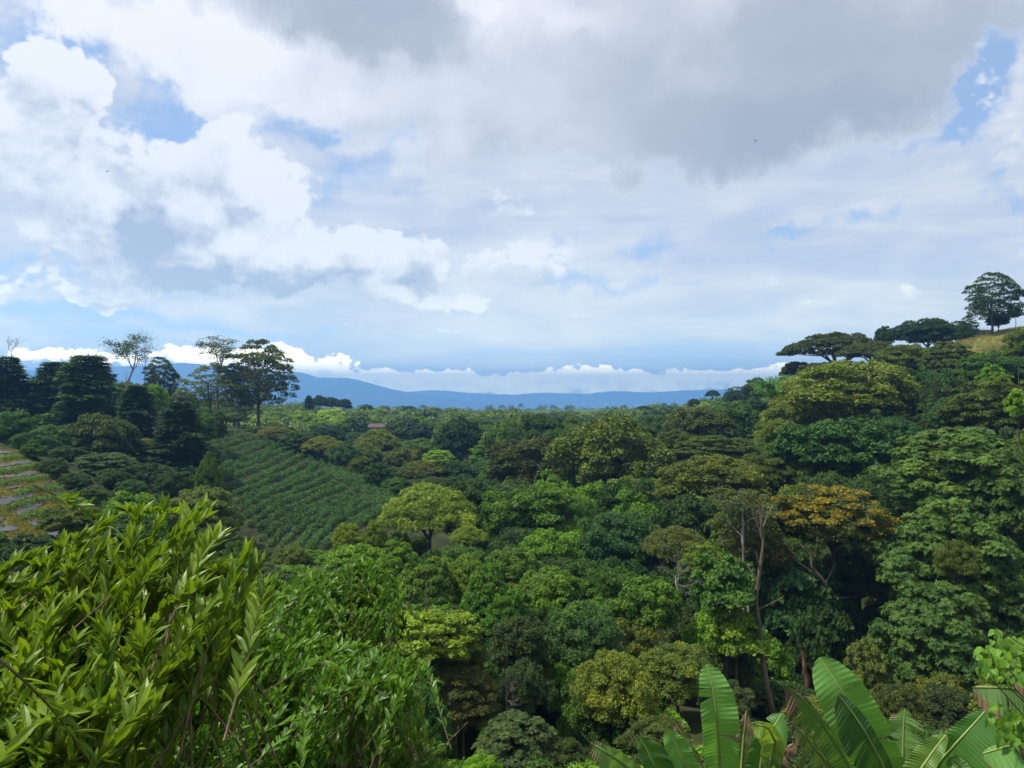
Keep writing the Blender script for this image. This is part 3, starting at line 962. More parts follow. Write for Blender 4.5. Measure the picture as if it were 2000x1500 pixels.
SP['open'] = [clumpy('open_%d' % k, 120 + k, Wd=7.5, H=9.5, n=(120, 90)[k], rc=0.66, per=(120, 105)[k], leaf=(0.26, 0.15), shape='column', scatter=0.9, trunk_r=0.16, flat=0.9) for k in range(2)]
SP['sparse'] = [bare('sparse_0', 130, H=10, Wd=5, depth=4, r=0.13, leafy=20, leaf=(0.30, 0.17), spread=0.42, up=0.25, cloud=0.4)]
SP['dead'] = [bare('dead_%d' % k, 140 + k, H=8, Wd=4 + 3 * k, depth=5, r=0.065, spread=0.38 + 0.2 * k, up=0.25 - 0.1 * k) for k in range(2)]
SP['distant'] = [clumpy('distant_%d' % k, 150 + k, Wd=10, H=(7, 8, 6)[k], n=(24, 26, 22)[k], rc=1.9, per=150, leaf=(0.85, 0.5), limbs=False, flat=(0.75, 0.85, 0.5)[k],
                         shape=('dome', 'dome', 'umbrella')[k]) for k in range(3)]
SP['bigleaf'] = [clumpy('bigleaf_0', 160, Wd=8, H=8, n=60, rc=1.0, per=150, leaf=(0.62, 0.40), template=HEART, mat=LEAF_SHINY, droop=0.6, upn=0.3, scatter=0.4, flat=0.9, tintk=0.3)]

_g = Geo()
_z = np.linspace(0, -1, 9)
_g.tube(np.stack([0.10 * np.sin(_z * 5), 0.08 * np.sin(_z * 4 + 1) - 0.067, _z], -1), np.interp(-_z, [0, .85, 1], [.8, 1.05, 1.5]), 9)
TRUNK = {'bark': _g.mesh('trunk', BARK), 'pale': _g.mesh('pale_trunk', BARK_PALE)}

TREES = []          # (u0, u1, vtop, vbot, Y, x, half width) of every tree placed by hand


def tree(sp, u, vt, vb, w, Y, color, name, label, cat='tree', group=None, var=None, rot=None, pale=False, sway=0.0, note=True, tr=None):
    lib = SP[sp]
    if 0.8 * color[1] < color[0] < 1.15 * color[1]:
        color = (color[0] * 0.84, color[1], color[2])
    if var is None:
        var = len(TREES) % len(lib)
    mdl = lib[var % len(lib)]
    x = (u - CX) / F * Y
    zt, zb = (HY - vt) / F * Y, (HY - vb) / F * Y
    zg = gz(x, Y)
    zb = max(zb, zg - 0.3)
    if zt - zb < 0.6:
        zb = zt - 0.6
    Wd, Hc = w / F * Y, zt - zb
    root = link(name, None, loc=(x, Y, min(zg, zb)))
    root.empty_display_size = 0.5
    tag(root, label, cat, group)
    if rot is None:
        rot = random.uniform(0, 6.283)
    sc = (Wd / mdl['W'], Wd / mdl['W'], Hc / mdl['H'])
    h = zb - min(zg, zb)
    if mdl['crown'] is not None:
        c = link('crown', mdl['crown'], root, (0, 0, h))
        c.scale, c.rotation_euler = sc, (0, sway, rot)
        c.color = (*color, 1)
    if mdl['branches'] is not None:
        c = link('branches', mdl['branches'], root, (0, 0, h))
        c.scale, c.rotation_euler = sc, (0, sway, rot)
    if sp == 'bloom':          # green leaves under and between the blossom
        c = link('green_foliage', SP['fine'][1]['crown'], root, (0, 0, h - 0.06 * Hc))
        c.scale = tuple(0.93 * k * m_ for k, m_ in zip(sc, (mdl['W'] / 10.0, mdl['W'] / 10.0, mdl['H'] / 8.5)))
        c.color = (.040, .056, .020, 1)
    if h > 0.5:
        r = tr or mdl['tr'] * sc[0]
        c = link('trunk', TRUNK['pale' if pale else 'bark'], root, (0, 0, h + 0.02 * Hc))
        c.scale = (r, r, h + 0.02 * Hc + 0.3)
    if note:
        TREES.append((u - w / 2, u + w / 2, vt, vb, Y, x, Wd / 2))
    return root

# ================================================================== the trees one can tell apart
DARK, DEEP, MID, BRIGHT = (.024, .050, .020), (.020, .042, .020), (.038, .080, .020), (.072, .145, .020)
YG, OLIVE, BLUEG, BROWN = (.125, .150, .026), (.080, .092, .024), (.030, .072, .036), (.075, .062, .028)
LIME, ORANGE, GREYG, GOLD = (.12, .19, .035), (.122, .106, .021), (.055, .085, .050), (.105, .085, .028)
HERO = [
    # ---- left hill: dark conifers and tall thin trees
    ('cypress', 15, 690, 870, 158, 122, DEEP, 'cypress_tree', 'dark cypress at the left edge of the photo, behind the terraces', dict(var=0)),
    ('cypress', 112, 700, 885, 138, 124, DEEP, 'cypress_tree', 'dark cypress second from the left edge, its top merging with the tallest cypress', dict(var=1)),
    ('cypress', 172, 685, 880, 158, 118, (.026, .055, .020), 'cypress_tree', 'tallest broad cypress on the left hill with a yellowish green top', dict(var=1)),
    ('cypress', 268, 745, 900, 132, 112, DEEP, 'cypress_tree', 'dark cypress below the thin half bare trees on the left hill', dict(var=0)),
    ('cypress', 352, 778, 965, 151, 102, DEEP, 'cypress_tree', 'dark conical cypress standing beside the top left corner of the coffee field', dict(var=0)),
    ('bushy', 192, 805, 915, 140, 98, (.040, .062, .024), 'broadleaf_tree', 'bushy dark tree with yellowish tips in front of the tallest cypress'),
    ('sparse', 248, 650, 750, 84, 140, DARK, 'thin_tree', 'thin sparsely leaved tree with pale stems rising above the left cypresses', dict(pale=True)),
    ('dead', 283, 632, 748, 46, 139, DARK, 'bare_tree', 'tall leafless pale tree standing up beside the thin sparse tree on the left hill', dict(var=0, pale=True)),
    ('open', 312, 695, 778, 66, 137, (.025, .045, .025), 'open_crowned_tree', 'small dark open crowned tree just right of the leafless pale tree'),
    ('dead', 30, 652, 705, 50, 126, DARK, 'bare_tree', 'grey leafless tree poking above the cypress at the left edge', dict(var=0, pale=True)),
    ('fine', 300, 748, 815, 55, 128, BRIGHT, 'broadleaf_tree', 'bright green tree glimpsed between two dark cypresses'),
    ('fine', 62, 760, 800, 70, 150, MID, 'broadleaf_tree', 'mid green tree seen between the two leftmost cypresses'),
    ('fine', 20, 800, 885, 100, 88, (.035, .085, .028), 'broadleaf_tree', 'fresh green bushy tree above the top terrace at the left edge'),
    ('fine', 72, 838, 915, 90, 86, (.035, .080, .030), 'broadleaf_tree', 'green bushy tree just right of the top terrace'),
    ('bushy', 128, 870, 930, 80, 84, DARK, 'broadleaf_tree', 'low dark tree at the right end of the terraces'),
    ('layered', 200, 888, 985, 135, 82, (.035, .062, .036), 'layered_tree', 'grey green dome shaped tree right of the terraces'),
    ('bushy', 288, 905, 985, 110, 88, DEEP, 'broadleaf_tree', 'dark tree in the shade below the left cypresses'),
    ('fine', 335, 920, 1000, 80, 84, DARK, 'broadleaf_tree', 'dark green tree between the shaded tree and the vine wrapped stump'),
    ('vine', 410, 878, 1000, 62, 84, (.060, .100, .024), 'vine_covered_stump', 'tall stump wrapped in yellowish vines at the left corner of the coffee field'),
    ('layered', 398, 955, 1062, 150, 68, (.070, .100, .040), 'layered_tree', 'pale green tree with spreading flat branches below the vine wrapped stump'),
    ('vine', 262, 955, 1040, 125, 58, BRIGHT, 'vine_mound', 'bright green dome smothered in vines right of the terraces'),
    ('glossy', 140, 985, 1050, 120, 52, (.050, .075, .020), 'shrub', 'dark shrub overhanging the black sheets at the foot of the terraces'),
    ('fine', 420, 1022, 1100, 72, 60, MID, 'broadleaf_tree', 'small round green tree below the flat branched pale tree'),
    ('vine', 462, 1052, 1110, 66, 58, (.05, .095, .022), 'vine_mound', 'small vine covered bush at the lower left corner of the coffee field'),
    # ---- trees along the far edge of the coffee field
    ('sparse', 425, 655, 740, 88, 163, (.05, .06, .02), 'thin_tree', 'leafless twiggy top rising above the slender yellowish tree', dict(pale=True)),
    ('open', 412, 706, 800, 124, 162, (.085, .095, .024), 'slender_tree', 'slender yellowish green tree at the top edge of the coffee field'),
    ('open', 505, 660, 800, 148, 168, (.050, .070, .028), 'tall_tree', 'tall dark tree with a straight trunk at the top edge of the coffee field', dict(var=0)),
    ('open', 466, 750, 812, 66, 182, (.050, .075, .024), 'slender_tree', 'small slender tree left of the tall straight trunked tree'),
    ('fine', 350, 762, 815, 80, 190, (.055, .09, .05), 'broadleaf_tree', 'pale misty green tree seen left of the slender yellowish tree'),
    ('layered', 640, 832, 870, 70, 205, DARK, 'layered_tree', 'dark flat crowned tree above the yellowish brown feathery tree'),
    ('feather', 738, 840, 900, 88, 168, (.098, .110, .030), 'feathery_tree', 'large olive yellow feathery tree in the middle left of the valley'),
    ('feather', 708, 866, 925, 80, 158, (.080, .098, .028), 'feathery_tree', 'olive feathery tree in front of the large olive yellow one'),
    ('bushy', 800, 818, 872, 110, 215, (.026, .046, .022), 'broadleaf_tree', 'broad dark tree below the little tiled roof'),
    ('layered', 856, 880, 912, 66, 142, LIME, 'flat_topped_tree', 'lime green flat topped tree in the middle of the valley'),
    ('layered', 946, 868, 912, 66, 148, (.06, .13, .03), 'flat_topped_tree', 'fresh green flat topped tree right of the lime green one'),
    ('dead', 903, 860, 905, 40, 152, DARK, 'bare_tree', 'grey leafless tree between the two flat topped green trees', dict(var=1, pale=True)),
    ('umbrella', 822, 900, 945, 84, 124, (.085, .085, .028), 'umbrella_tree', 'brownish olive spreading tree below the lime green flat topped tree'),
    ('bushy', 884, 898, 945, 76, 128, DARK, 'broadleaf_tree', 'dark round tree below the grey leafless tree'),
    ('bushy', 790, 872, 925, 70, 150, (.06, .078, .024), 'broadleaf_tree', 'olive green round tree left of the lime green flat topped tree'),
    # ---- the light green grove beyond the field and the skyline
    ('fine', 590, 800, 848, 62, 245, LIME, 'broadleaf_tree', 'light green tree at the left end of the bright grove beyond the coffee field'),
    ('fine', 645, 797, 842, 66, 255, (.17, .25, .05), 'broadleaf_tree', 'palest light green tree in the middle of the bright grove'),
    ('fine', 668, 812, 856, 52, 235, LIME, 'broadleaf_tree', 'light green tree at the front of the bright grove'),
    ('fine', 716, 808, 850, 56, 245, LIME, 'broadleaf_tree', 'light green tree at the right end of the bright grove'),
    ('fine', 622, 815, 855, 46, 228, (.10, .17, .03), 'broadleaf_tree', 'mid green tree in the lower left of the bright grove'),
    ('fine', 690, 802, 838, 42, 262, BRIGHT, 'broadleaf_tree', 'small bright tree at the back of the bright grove'),
    ('fine', 542, 802, 845, 70, 250, (.07, .14, .03), 'broadleaf_tree', 'green tree behind the tall straight trunked tree'),
    ('fine', 742, 795, 822, 34, 300, LIME, 'broadleaf_tree', 'lime green tree on the crest right of the bright grove'),
    ('cypress', 603, 771, 800, 22, 300, DEEP, 'skyline_pine', 'leftmost of the four dark trees clumped on the skyline'),
    ('bushy', 624, 772, 800, 30, 300, DEEP, 'skyline_tree', 'second from the left of the four dark trees clumped on the skyline'),
    ('bushy', 648, 775, 800, 32, 302, DEEP, 'skyline_tree', 'third from the left of the four dark trees clumped on the skyline'),
    ('bushy', 672, 778, 802, 30, 300, DARK, 'skyline_tree', 'rightmost of the four dark trees clumped on the skyline'),
    ('umbrella', 800, 793, 812, 30, 420, DEEP, 'skyline_tree', 'flat dark tree alone on the far crest left of the middle'),
    ('bushy', 715, 790, 812, 34, 330, DARK, 'skyline_tree', 'dark tree on the crest right of the clump of four'),
    ('umbrella', 1256, 793, 815, 44, 300, DEEP, 'skyline_tree', 'dark flat topped tree on the skyline left of a similar smaller pair', dict(rot=1.0)),
    ('umbrella', 1308, 794, 815, 32, 300, DEEP, 'skyline_tree', 'dark tree on the skyline just left of the right slope'),
    ('bushy', 1190, 805, 832, 60, 270, (.026, .05, .024), 'broadleaf_tree', 'dark tree peeping over the top of the big central tree'),
    ('umbrella', 1392, 762, 784, 30, 255, DEEP, 'skyline_tree', 'small flat topped tree standing clear on the ridge against the blue mountains'),
    ('bushy', 1356, 778, 800, 24, 250, DEEP, 'skyline_tree', 'small dark tree left of the flat topped ridge tree'),
    ('open', 1438, 754, 792, 56, 225, (.022, .042, .024), 'open_crowned_tree', 'dark open tree on the ridge right of the flat topped ridge tree'),
    # ---- the big crowns in the middle
    ('bushy', 1190, 808, 985, 220, 103, (.060, .088, .020), 'broadleaf_tree', 'largest tree in the middle of the valley, dark green with a yellowish crown', dict(var=1)),
    ('glossy', 1042, 853, 970, 190, 112, (.045, .048, .020), 'broadleaf_tree', 'wide dark brownish green tree left of the largest middle tree'),
    ('feather', 838, 950, 1085, 195, 75, (.125, .150, .032), 'feathery_tree', 'yellow green domed tree with visible forking limbs at the right tip of the coffee field'),
    ('feather', 915, 1028, 1080, 78, 66, (.110, .135, .030), 'feathery_tree', 'small yellow green tree at the foot of the yellow green domed tree'),
    ('glossy', 1038, 943, 1062, 185, 74, (.050, .095, .022), 'broadleaf_tree', 'dark glossy round crown below the brownish green tree'),
    ('bushy', 1068, 1033, 1112, 100, 60, BRIGHT, 'broadleaf_tree', 'bright green round tree below the dark glossy crown'),
    ('fine', 1202, 998, 1130, 155, 64, BLUEG, 'broadleaf_tree', 'blue green tree with dense small leaves and a dark notch, below the largest middle tree'),
    ('fine', 1392, 886, 1015, 225, 86, (.062, .080, .018), 'layered_tree', 'wide tree of many small yellowish pads above the half bare tree'),
    ('layered', 1400, 853, 905, 170, 100, (.038, .062, .018), 'layered_tree', 'dark flat crowned tree behind the wide tree of yellowish pads'),
    ('fine', 1485, 885, 965, 110, 88, (.048, .070, .020), 'layered_tree', 'dark green padded tree between the wide padded tree and the right slope'),
    ('bushy', 1355, 793, 880, 130, 132, (.050, .068, .022), 'broadleaf_tree', 'olive tree on the slope right of the largest middle tree'),
    ('bushy', 1432, 785, 885, 110, 136, MID, 'broadleaf_tree', 'mid green tree at the foot of the bamboo clump'),
    ('bushy', 1320, 838, 900, 90, 118, (.045, .07, .02), 'broadleaf_tree', 'olive green tree beside a bare grassy gap on the slope'),
    # ---- right slope
    ('plume', 1535, 728, 838, 150, 150, (.055, .125, .022), 'bamboo_clump', 'bright green drooping bamboo clump on the right slope'),
    ('fine', 1660, 698, 870, 300, 106, (.080, .108, .024), 'broadleaf_tree', 'very wide yellow green dome of a tree high on the right slope', dict(var=0)),
    ('fine', 1545, 780, 900, 120, 104, (.080, .110, .026), 'broadleaf_tree', 'yellow green tree at the lower left flank of the very wide dome'),
    ('bushy', 1640, 812, 965, 235, 86, (.028, .070, .026), 'broadleaf_tree', 'large deep green tree below the very wide yellow green dome', dict(var=2)),
    ('rosette', 1850, 662, 752, 100, 112, (.055, .068, .028), 'broadleaf_tree', 'dark coarse leaved tree on the edge of the grassy hill'),
    ('fine', 1765, 672, 735, 110, 130, (.060, .085, .022), 'broadleaf_tree', 'olive green tree below the dark spreading skyline tree'),
    ('fine', 1935, 690, 765, 140, 98, (.030, .068, .024), 'broadleaf_tree', 'dark green tree in front of the grassy hill'),
    ('vine', 1938, 716, 770, 70, 92, BRIGHT, 'vine_mound', 'bright green bush in front of the dark tree below the grassy hill'),
    ('layered', 1935, 748, 850, 185, 82, (.045, .066, .018), 'layered_tree', 'olive dark layered tree at the right edge below the bright green bush'),
    ('fine', 1850, 775, 850, 70, 88, BLUEG, 'broadleaf_tree', 'blue green tree squeezed between the wide dome and the layered tree'),
    ('fine', 1992, 640, 720, 60, 120, (.07, .10, .02), 'broadleaf_tree', 'yellow green tree cut by the right edge beside the grassy hill'),
    ('bigleaf', 1990, 760, 830, 50, 60, (.10, .17, .03), 'broadleaf_tree', 'bright leafy branch tree cut by the right edge beside the layered tree'),
    ('rosette', 1868, 822, 1030, 255, 60, (.052, .092, .034), 'rosette_leaved_tree', 'upper crown of whorled leaves at the right, below the layered tree', dict(var=0)),
    ('rosette', 1960, 870, 1090, 150, 56, (.046, .082, .032), 'rosette_leaved_tree', 'whorled leaf tree cut by the right edge of the photo', dict(var=1)),
    ('rosette', 1848, 965, 1230, 240, 50, (.050, .092, .034), 'rosette_leaved_tree', 'huge whorled leaf tree right of the orange flowering tree', dict(var=1)),
    ('rosette', 1838, 1120, 1400, 220, 45, (.046, .086, .034), 'rosette_leaved_tree', 'lowest whorled leaf tree above the banana leaves', dict(var=0)),
    ('rosette', 1955, 1085, 1300, 150, 48, (.042, .078, .032), 'rosette_leaved_tree', 'whorled leaf tree behind the heart leaved shrub at the right edge', dict(var=1)),
    ('fine', 1870, 1055, 1150, 80, 46, (.070, .085, .022), 'broadleaf_tree', 'small olive crown caught among the whorled leaf trees'),
    ('bloom', 1630, 938, 1085, 225, 55, ORANGE, 'flowering_tree', 'orange gold flowering tree on the right'),
    ('bloom', 1525, 1058, 1120, 55, 54, GOLD, 'flowering_tree', 'small golden tuft of a tree below left of the orange flowering tree'),
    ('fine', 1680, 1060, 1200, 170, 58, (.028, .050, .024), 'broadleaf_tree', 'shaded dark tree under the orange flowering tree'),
    ('bigleaf', 1560, 1090, 1290, 150, 54, (.024, .056, .030), 'broadleaf_tree', 'dark large leaved tree behind the tall bare trunk'),
    ('rosette', 1690, 1235, 1420, 85, 44, (.085, .095, .036), 'broadleaf_tree', 'olive column of whorled leaves between the tall trunk and the lowest whorled leaf tree', dict(var=0)),
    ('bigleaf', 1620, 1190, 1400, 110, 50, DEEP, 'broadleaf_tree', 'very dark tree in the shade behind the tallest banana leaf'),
    ('fine', 1755, 1330, 1460, 110, 38, (.050, .066, .026), 'broadleaf_tree', 'olive tree behind the fringed banana leaf'),
    ('fine', 1850, 1340, 1470, 140, 40, (.032, .050, .026), 'broadleaf_tree', 'dark olive tree below the lowest whorled leaf tree'),
    ('bigleaf', 1418, 1085, 1215, 125, 41, (.045, .095, .034), 'climber_clad_tree', 'large leaved climber covered tree left of the tall bare trunk'),
    ('bigleaf', 1438, 1190, 1300, 110, 40.5, (.090, .150, .030), 'climber_clad_tree', 'bright yellowish large leaved tree beside the tall bare trunk'),
    ('open', 1462, 952, 1100, 130, 55, (.060, .075, .036), 'half_bare_tree', 'half bare grey twigged tree left of the orange flowering tree', dict(pale=True)),
    ('sparse', 1452, 955, 1070, 115, 53, (.05, .06, .03), 'bare_tree', 'thin pale twigged crown left of the orange flowering tree', dict(var=0, pale=True)),
    ('dead', 1325, 1085, 1155, 95, 46, DARK, 'bare_branch_tree', 'white dead branches spreading above the dark wood left of the tall trunk', dict(var=1, pale=True)),
    ('feather', 1320, 1030, 1120, 130, 58, (.080, .084, .034), 'feathery_tree', 'olive grey feathery tree right of the blue green tree'),
    ('layered', 1372, 1065, 1130, 90, 50, (.070, .110, .024), 'layered_tree', 'fresh green flat tree behind the white dead branches'),
    # ---- lower middle
    ('vine', 705, 1055, 1130, 140, 52, (.080, .150, .022), 'vine_mound', 'bright vine mound at the lower edge of the coffee field'),
    ('vine', 780, 1065, 1140, 110, 48, (.075, .135, .022), 'vine_mound', 'vine mound in front of the yellow green domed tree'),
    ('vine', 682, 1018, 1075, 66, 58, (.115, .150, .020), 'vine_covered_stump', 'yellowish vine covered stump at the foot of the coffee rows'),
    ('vine', 735, 1012, 1075, 55, 62, (.09, .13, .022), 'vine_covered_stump', 'greener vine covered stump touching the yellow green domed tree'),
    ('fine', 568, 1066, 1120, 76, 62, (.075, .092, .024), 'shrub', 'olive shrub at the bottom of the coffee rows'),
    ('vine', 832, 1088, 1170, 120, 44, (.060, .105, .022), 'vine_mound', 'vine hung tree left of the light green ridge of vines'),
    ('vine', 905, 1080, 1165, 110, 46, (.080, .130, .024), 'vine_mound', 'yellowish vine mound below the small yellow green tree'),
    ('vine', 950, 1112, 1210, 105, 42, (.055, .120, .022), 'vine_mound', 'steep vine draped spire in the lower middle'),
    ('vine', 985, 1150, 1230, 90, 39, (.050, .110, .020), 'vine_mound', 'low vine draped hummock right of the steep spire'),
    ('vine', 835, 1182, 1262, 215, 31, (.098, .150, .022), 'vine_mound', 'wide yellow green mat of vines right of the near shrubs'),
    ('fine', 890, 1225, 1340, 120, 32, (.042, .060, .018), 'broadleaf_tree', 'dull dark tree under the yellow green mat of vines'),
    ('bushy', 1000, 1070, 1150, 110, 56, (.055, .100, .024), 'broadleaf_tree', 'green round tree left of the bright green round tree'),
    ('bushy', 1078, 1108, 1195, 120, 50, (.070, .125, .022), 'broadleaf_tree', 'bright green clumpy tree in the lower middle'),
    ('fine', 1140, 1172, 1335, 165, 39, (.040, .082, .036), 'broadleaf_tree', 'big blue green dome above the dark gap'),
    ('bushy', 1268, 1125, 1240, 125, 44, (.060, .120, .020), 'broadleaf_tree', 'bright green ragged tree right of the big blue green dome'),
    ('glossy', 1200, 1110, 1190, 110, 50, MID, 'broadleaf_tree', 'mid green glossy tree above the big blue green dome'),
    ('fine', 1205, 1272, 1440, 165, 33, (.100, .125, .030), 'broadleaf_tree', 'yellowish dense tree left of the tallest upright banana leaf'),
    ('fine', 1325, 1255, 1380, 150, 36, (.088, .105, .030), 'broadleaf_tree', 'olive yellow tree right of the yellowish dense tree'),
    ('bushy', 1010, 1200, 1320, 120, 37, (.030, .052, .024), 'broadleaf_tree', 'dark tree left of the big blue green dome'),
    ('fine', 1020, 1290, 1410, 110, 33, (.028, .052, .028), 'broadleaf_tree', 'dark tree at the edge of the black gap'),
    ('layered', 905, 1310, 1420, 150, 30, (.060, .055, .026), 'layered_tree', 'brownish tree with dead twigs left of the black gap'),
    ('rosette', 1010, 1390, 1520, 150, 27, (.040, .064, .038), 'broadleaf_tree', 'dark grey green tree at the bottom of the black gap'),
    ('dead', 990, 1325, 1375, 70, 30.5, DARK, 'bare_branch_tree', 'pale dead twigs over the brownish tree', dict(var=1, pale=True)),
    ('vine', 830, 1330, 1440, 110, 22, (.032, .085, .036), 'vine_mound', 'blue green vine clad bush right of the near shrubs'),
    ('plume', 800, 1425, 1520, 110, 14, (.060, .130, .020), 'fern_bush', 'fresh green feathery bush at the bottom, left of the middle'),
    ('bushy', 940, 1470, 1530, 76, 11, (.095, .190, .030), 'shrub', 'bright green shrub tip at the bottom edge near the middle'),
    ('fine', 1100, 1440, 1530, 110, 30, (.030, .050, .022), 'broadleaf_tree', 'dark tree at the bottom left of the banana leaves'),
    ('fine', 1280, 1400, 1500, 130, 30, (.045, .066, .024), 'broadleaf_tree', 'dark olive tree behind the left banana leaves'),
    ('fine', 1420, 1330, 1450, 100, 38, (.036, .056, .034), 'broadleaf_tree', 'greyish green tree behind the tallest upright banana leaf'),
    # ---- right skyline
    ('umbrella', 1632, 652, 738, 205, 166, (.040, .046, .018), 'umbrella_tree', 'wide flat umbrella shaped tree on the right skyline with its branches showing', dict(var=1, rot=0.5)),
    ('bushy', 1810, 622, 684, 140, 174, (.020, .044, .020), 'spreading_tree', 'dark dense spreading tree on the right skyline beside the grassy hill', dict(var=1)),
    ('bushy', 1728, 637, 682, 36, 172, (.020, .045, .020), 'broadleaf_tree', 'small round tree between the umbrella shaped tree and the dark spreading one'),
    ('open', 1938, 530, 628, 104, 150, (.026, .050, .022), 'hilltop_tree', 'tall tree with an open rounded crown standing on the grassy hilltop', dict(var=0)),
    ('layered', 1984, 600, 622, 30, 158, (.022, .045, .024), 'hilltop_tree', 'small thin flat tree right of the tall hilltop tree'),
    ('fine', 1950, 612, 642, 46, 152, DARK, 'shrub', 'dark shrub at the foot of the tall hilltop tree'),
    ('open', 1890, 616, 668, 42, 160, DARK, 'shrub', 'dark twiggy shrub left of the tall hilltop tree'),
    ('umbrella', 1700, 668, 720, 130, 150, (.050, .055, .022), 'umbrella_tree', 'olive tree tucked below the umbrella shaped skyline tree'),
    ('bushy', 1560, 705, 740, 70, 175, (.030, .042, .022), 'broadleaf_tree', 'dark tree under the left tip of the umbrella shaped tree'),
    ('fine', 1600, 706, 765, 90, 158, (.045, .062, .022), 'broadleaf_tree', 'olive tree covering the foot of the umbrella shaped skyline tree'),
    ('bushy', 1480, 738, 790, 60, 190, DARK, 'broadleaf_tree', 'dark tree left of the bamboo clump on the ridge'),
]
for sp_, u, vt, vb, w, col, nm, lab in [
        ('feather', 540, 833, 866, 74, (.095, .085, .030), 'feathery_tree', 'brownish feathery tree at the top right corner of the coffee field'),
        ('layered', 578, 845, 884, 78, (.030, .060, .022), 'layered_tree', 'small dark green flat topped tree at the top right corner of the coffee field'),
        ('feather', 628, 853, 901, 90, (.105, .105, .030), 'feathery_tree', 'yellowish brown feathery tree touching the crest of the coffee field'),
        ('bushy', 674, 866, 922, 64, BLUEG, 'broadleaf_tree', 'dark bluish tree right of the yellowish brown feathery tree'),
        ('fine', 600, 864, 886, 44, DARK, 'shrub', 'dark shrub in the gap left of the yellowish brown feathery tree'),
        ('fine', 706, 890, 938, 56, (.05, .075, .024), 'broadleaf_tree', 'olive green tree on the crest right of the dark bluish tree'),
        ('layered', 738, 905, 956, 60, DARK, 'layered_tree', 'dark tree at the lower end of the coffee field crest'),
        ('fine', 768, 935, 972, 50, MID, 'broadleaf_tree', 'green tree touching the tip of the coffee rows'),
        ('fine', 452, 1040, 1088, 66, (.045, .07, .024), 'shrub', 'dull green shrub in the bare gap at the lower left of the coffee field'),
        ('vine', 778, 1036, 1090, 70, (.055, .095, .024), 'vine_mound', 'dark vine mound under the yellow green domed tree'),
        ('fine', 66, 864, 902, 52, (.035, .07, .028), 'shrub', 'green shrub at the right end of the second terrace'),
        ('fine', 104, 893, 934, 58, (.03, .06, .024), 'shrub', 'dark shrub at the right end of the third terrace'),
        ('bushy', 148, 922, 964, 60, (.028, .056, .026), 'shrub', 'dark shrub at the right end of the fourth terrace'),
        ('fine', 184, 948, 992, 62, (.04, .075, .026), 'shrub', 'green shrub at the right end of the fifth terrace'),
        ('vine', 208, 972, 1020, 64, (.05, .10, .024), 'vine_mound', 'vine covered bush left of the bright green dome smothered in vines'),
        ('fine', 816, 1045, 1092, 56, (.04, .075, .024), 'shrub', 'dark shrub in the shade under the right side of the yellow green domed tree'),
        ('bushy', 222, 915, 962, 66, (.026, .052, .024), 'shrub', 'dark shrub on the slope behind the grey green dome shaped tree'),
        ('fine', 258, 935, 988, 70, (.032, .065, .026), 'shrub', 'dull green shrub right of the grey green dome shaped tree'),
        ('fine', 296, 962, 1012, 66, (.03, .06, .026), 'shrub', 'dark shrub left of the pale green flat branched tree'),
        ('fine', 500, 832, 852, 50, (.05, .10, .03), 'shrub', 'green shrub at the foot of the tall straight trunked tree')]:
    HERO.append((sp_, u, vt, vb, w, float(hit(u, vb - 5)[1]), col, nm, lab))
for row in HERO:
    kw = row[9] if len(row) > 9 else {}
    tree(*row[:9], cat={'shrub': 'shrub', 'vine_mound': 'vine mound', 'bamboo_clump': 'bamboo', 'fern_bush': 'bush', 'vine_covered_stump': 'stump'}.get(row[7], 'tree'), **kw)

# the tall bare trunk in front of the dark wood, and a reddish one behind it
def standing_trunk(pts, r0, r1, Y, name, label, mat, stubs=()):
    root_p = P(*pts[-1], Y)
    x, zg = root_p[0], min(gz(root_p[0], Y), root_p[2])
    root = tag(link(name, None, loc=(x, Y, zg)), label, 'tree')
    g = Geo()
    pp = np.array([P(u, v, Y) for u, v in pts] + [(x, Y, zg - 0.3)]) - np.array((x, Y, zg))
    t = np.linspace(0, 1, 40)
    s = np.linspace(0, 1, len(pp))
    q = np.stack([np.interp(t, s, pp[:, i]) for i in range(3)], -1)
    q[:, 0] += 0.03 * np.sin(t * 17)
    g.tube(q, np.interp(t, [0, 1], [r0, r1]) * (1 + 0.08 * np.sin(t * 31)), 10)
    link('trunk', g.mesh(name + '_stem', mat, True), root)
    rng = np.random.default_rng(5)
    b = Geo()
    for (u0, v0), (u1, v1), r, dy in stubs:
        o = np.array((x, Y, zg))
        limb(b, P(u0, v0, Y) - o, P(u1, v1, Y + dy) - o, r, r * 0.45, rng, 8, 0.06, sides=6)
    if stubs:
        link('branch', b.mesh(name + '_limbs', mat), root)
    return root


standing_trunk([(1483, 985), (1490, 1060), (1484, 1120), (1476, 1180), (1484, 1240), (1492, 1300), (1502, 1360), (1514, 1412)], .055, .18, 39.5, 'tall_forked_tree',
               'tall pale brown trunk with broken forks in front of the dark wood on the right', bark_material('mossy_bark', (.075, .055, .032), (.17, .13, .085), 4.0),
               [((1476, 1185), (1462, 1168), .07, 0.2), ((1482, 1140), (1455, 1098), .07, .3), ((1486, 1120), (1476, 1075), .06, -.2), ((1490, 1060), (1466, 990), .05, .3),
                ((1488, 1040), (1512, 985), .05, .4), ((1487, 1050), (1500, 960), .045, -.3), ((1486, 1010), (1450, 965), .04, .2), ((1480, 1190), (1530, 1165), .04, .5)])
standing_trunk([(1566, 1270), (1572, 1300), (1577, 1340), (1580, 1390)], .10, .20, 48.0, 'reddish_stemmed_tree', 'short reddish trunk in the shade right of the tall pale brown trunk',
               bark_material('red_bark', (.12, .05, .03), (.22, .10, .06), 4.0))
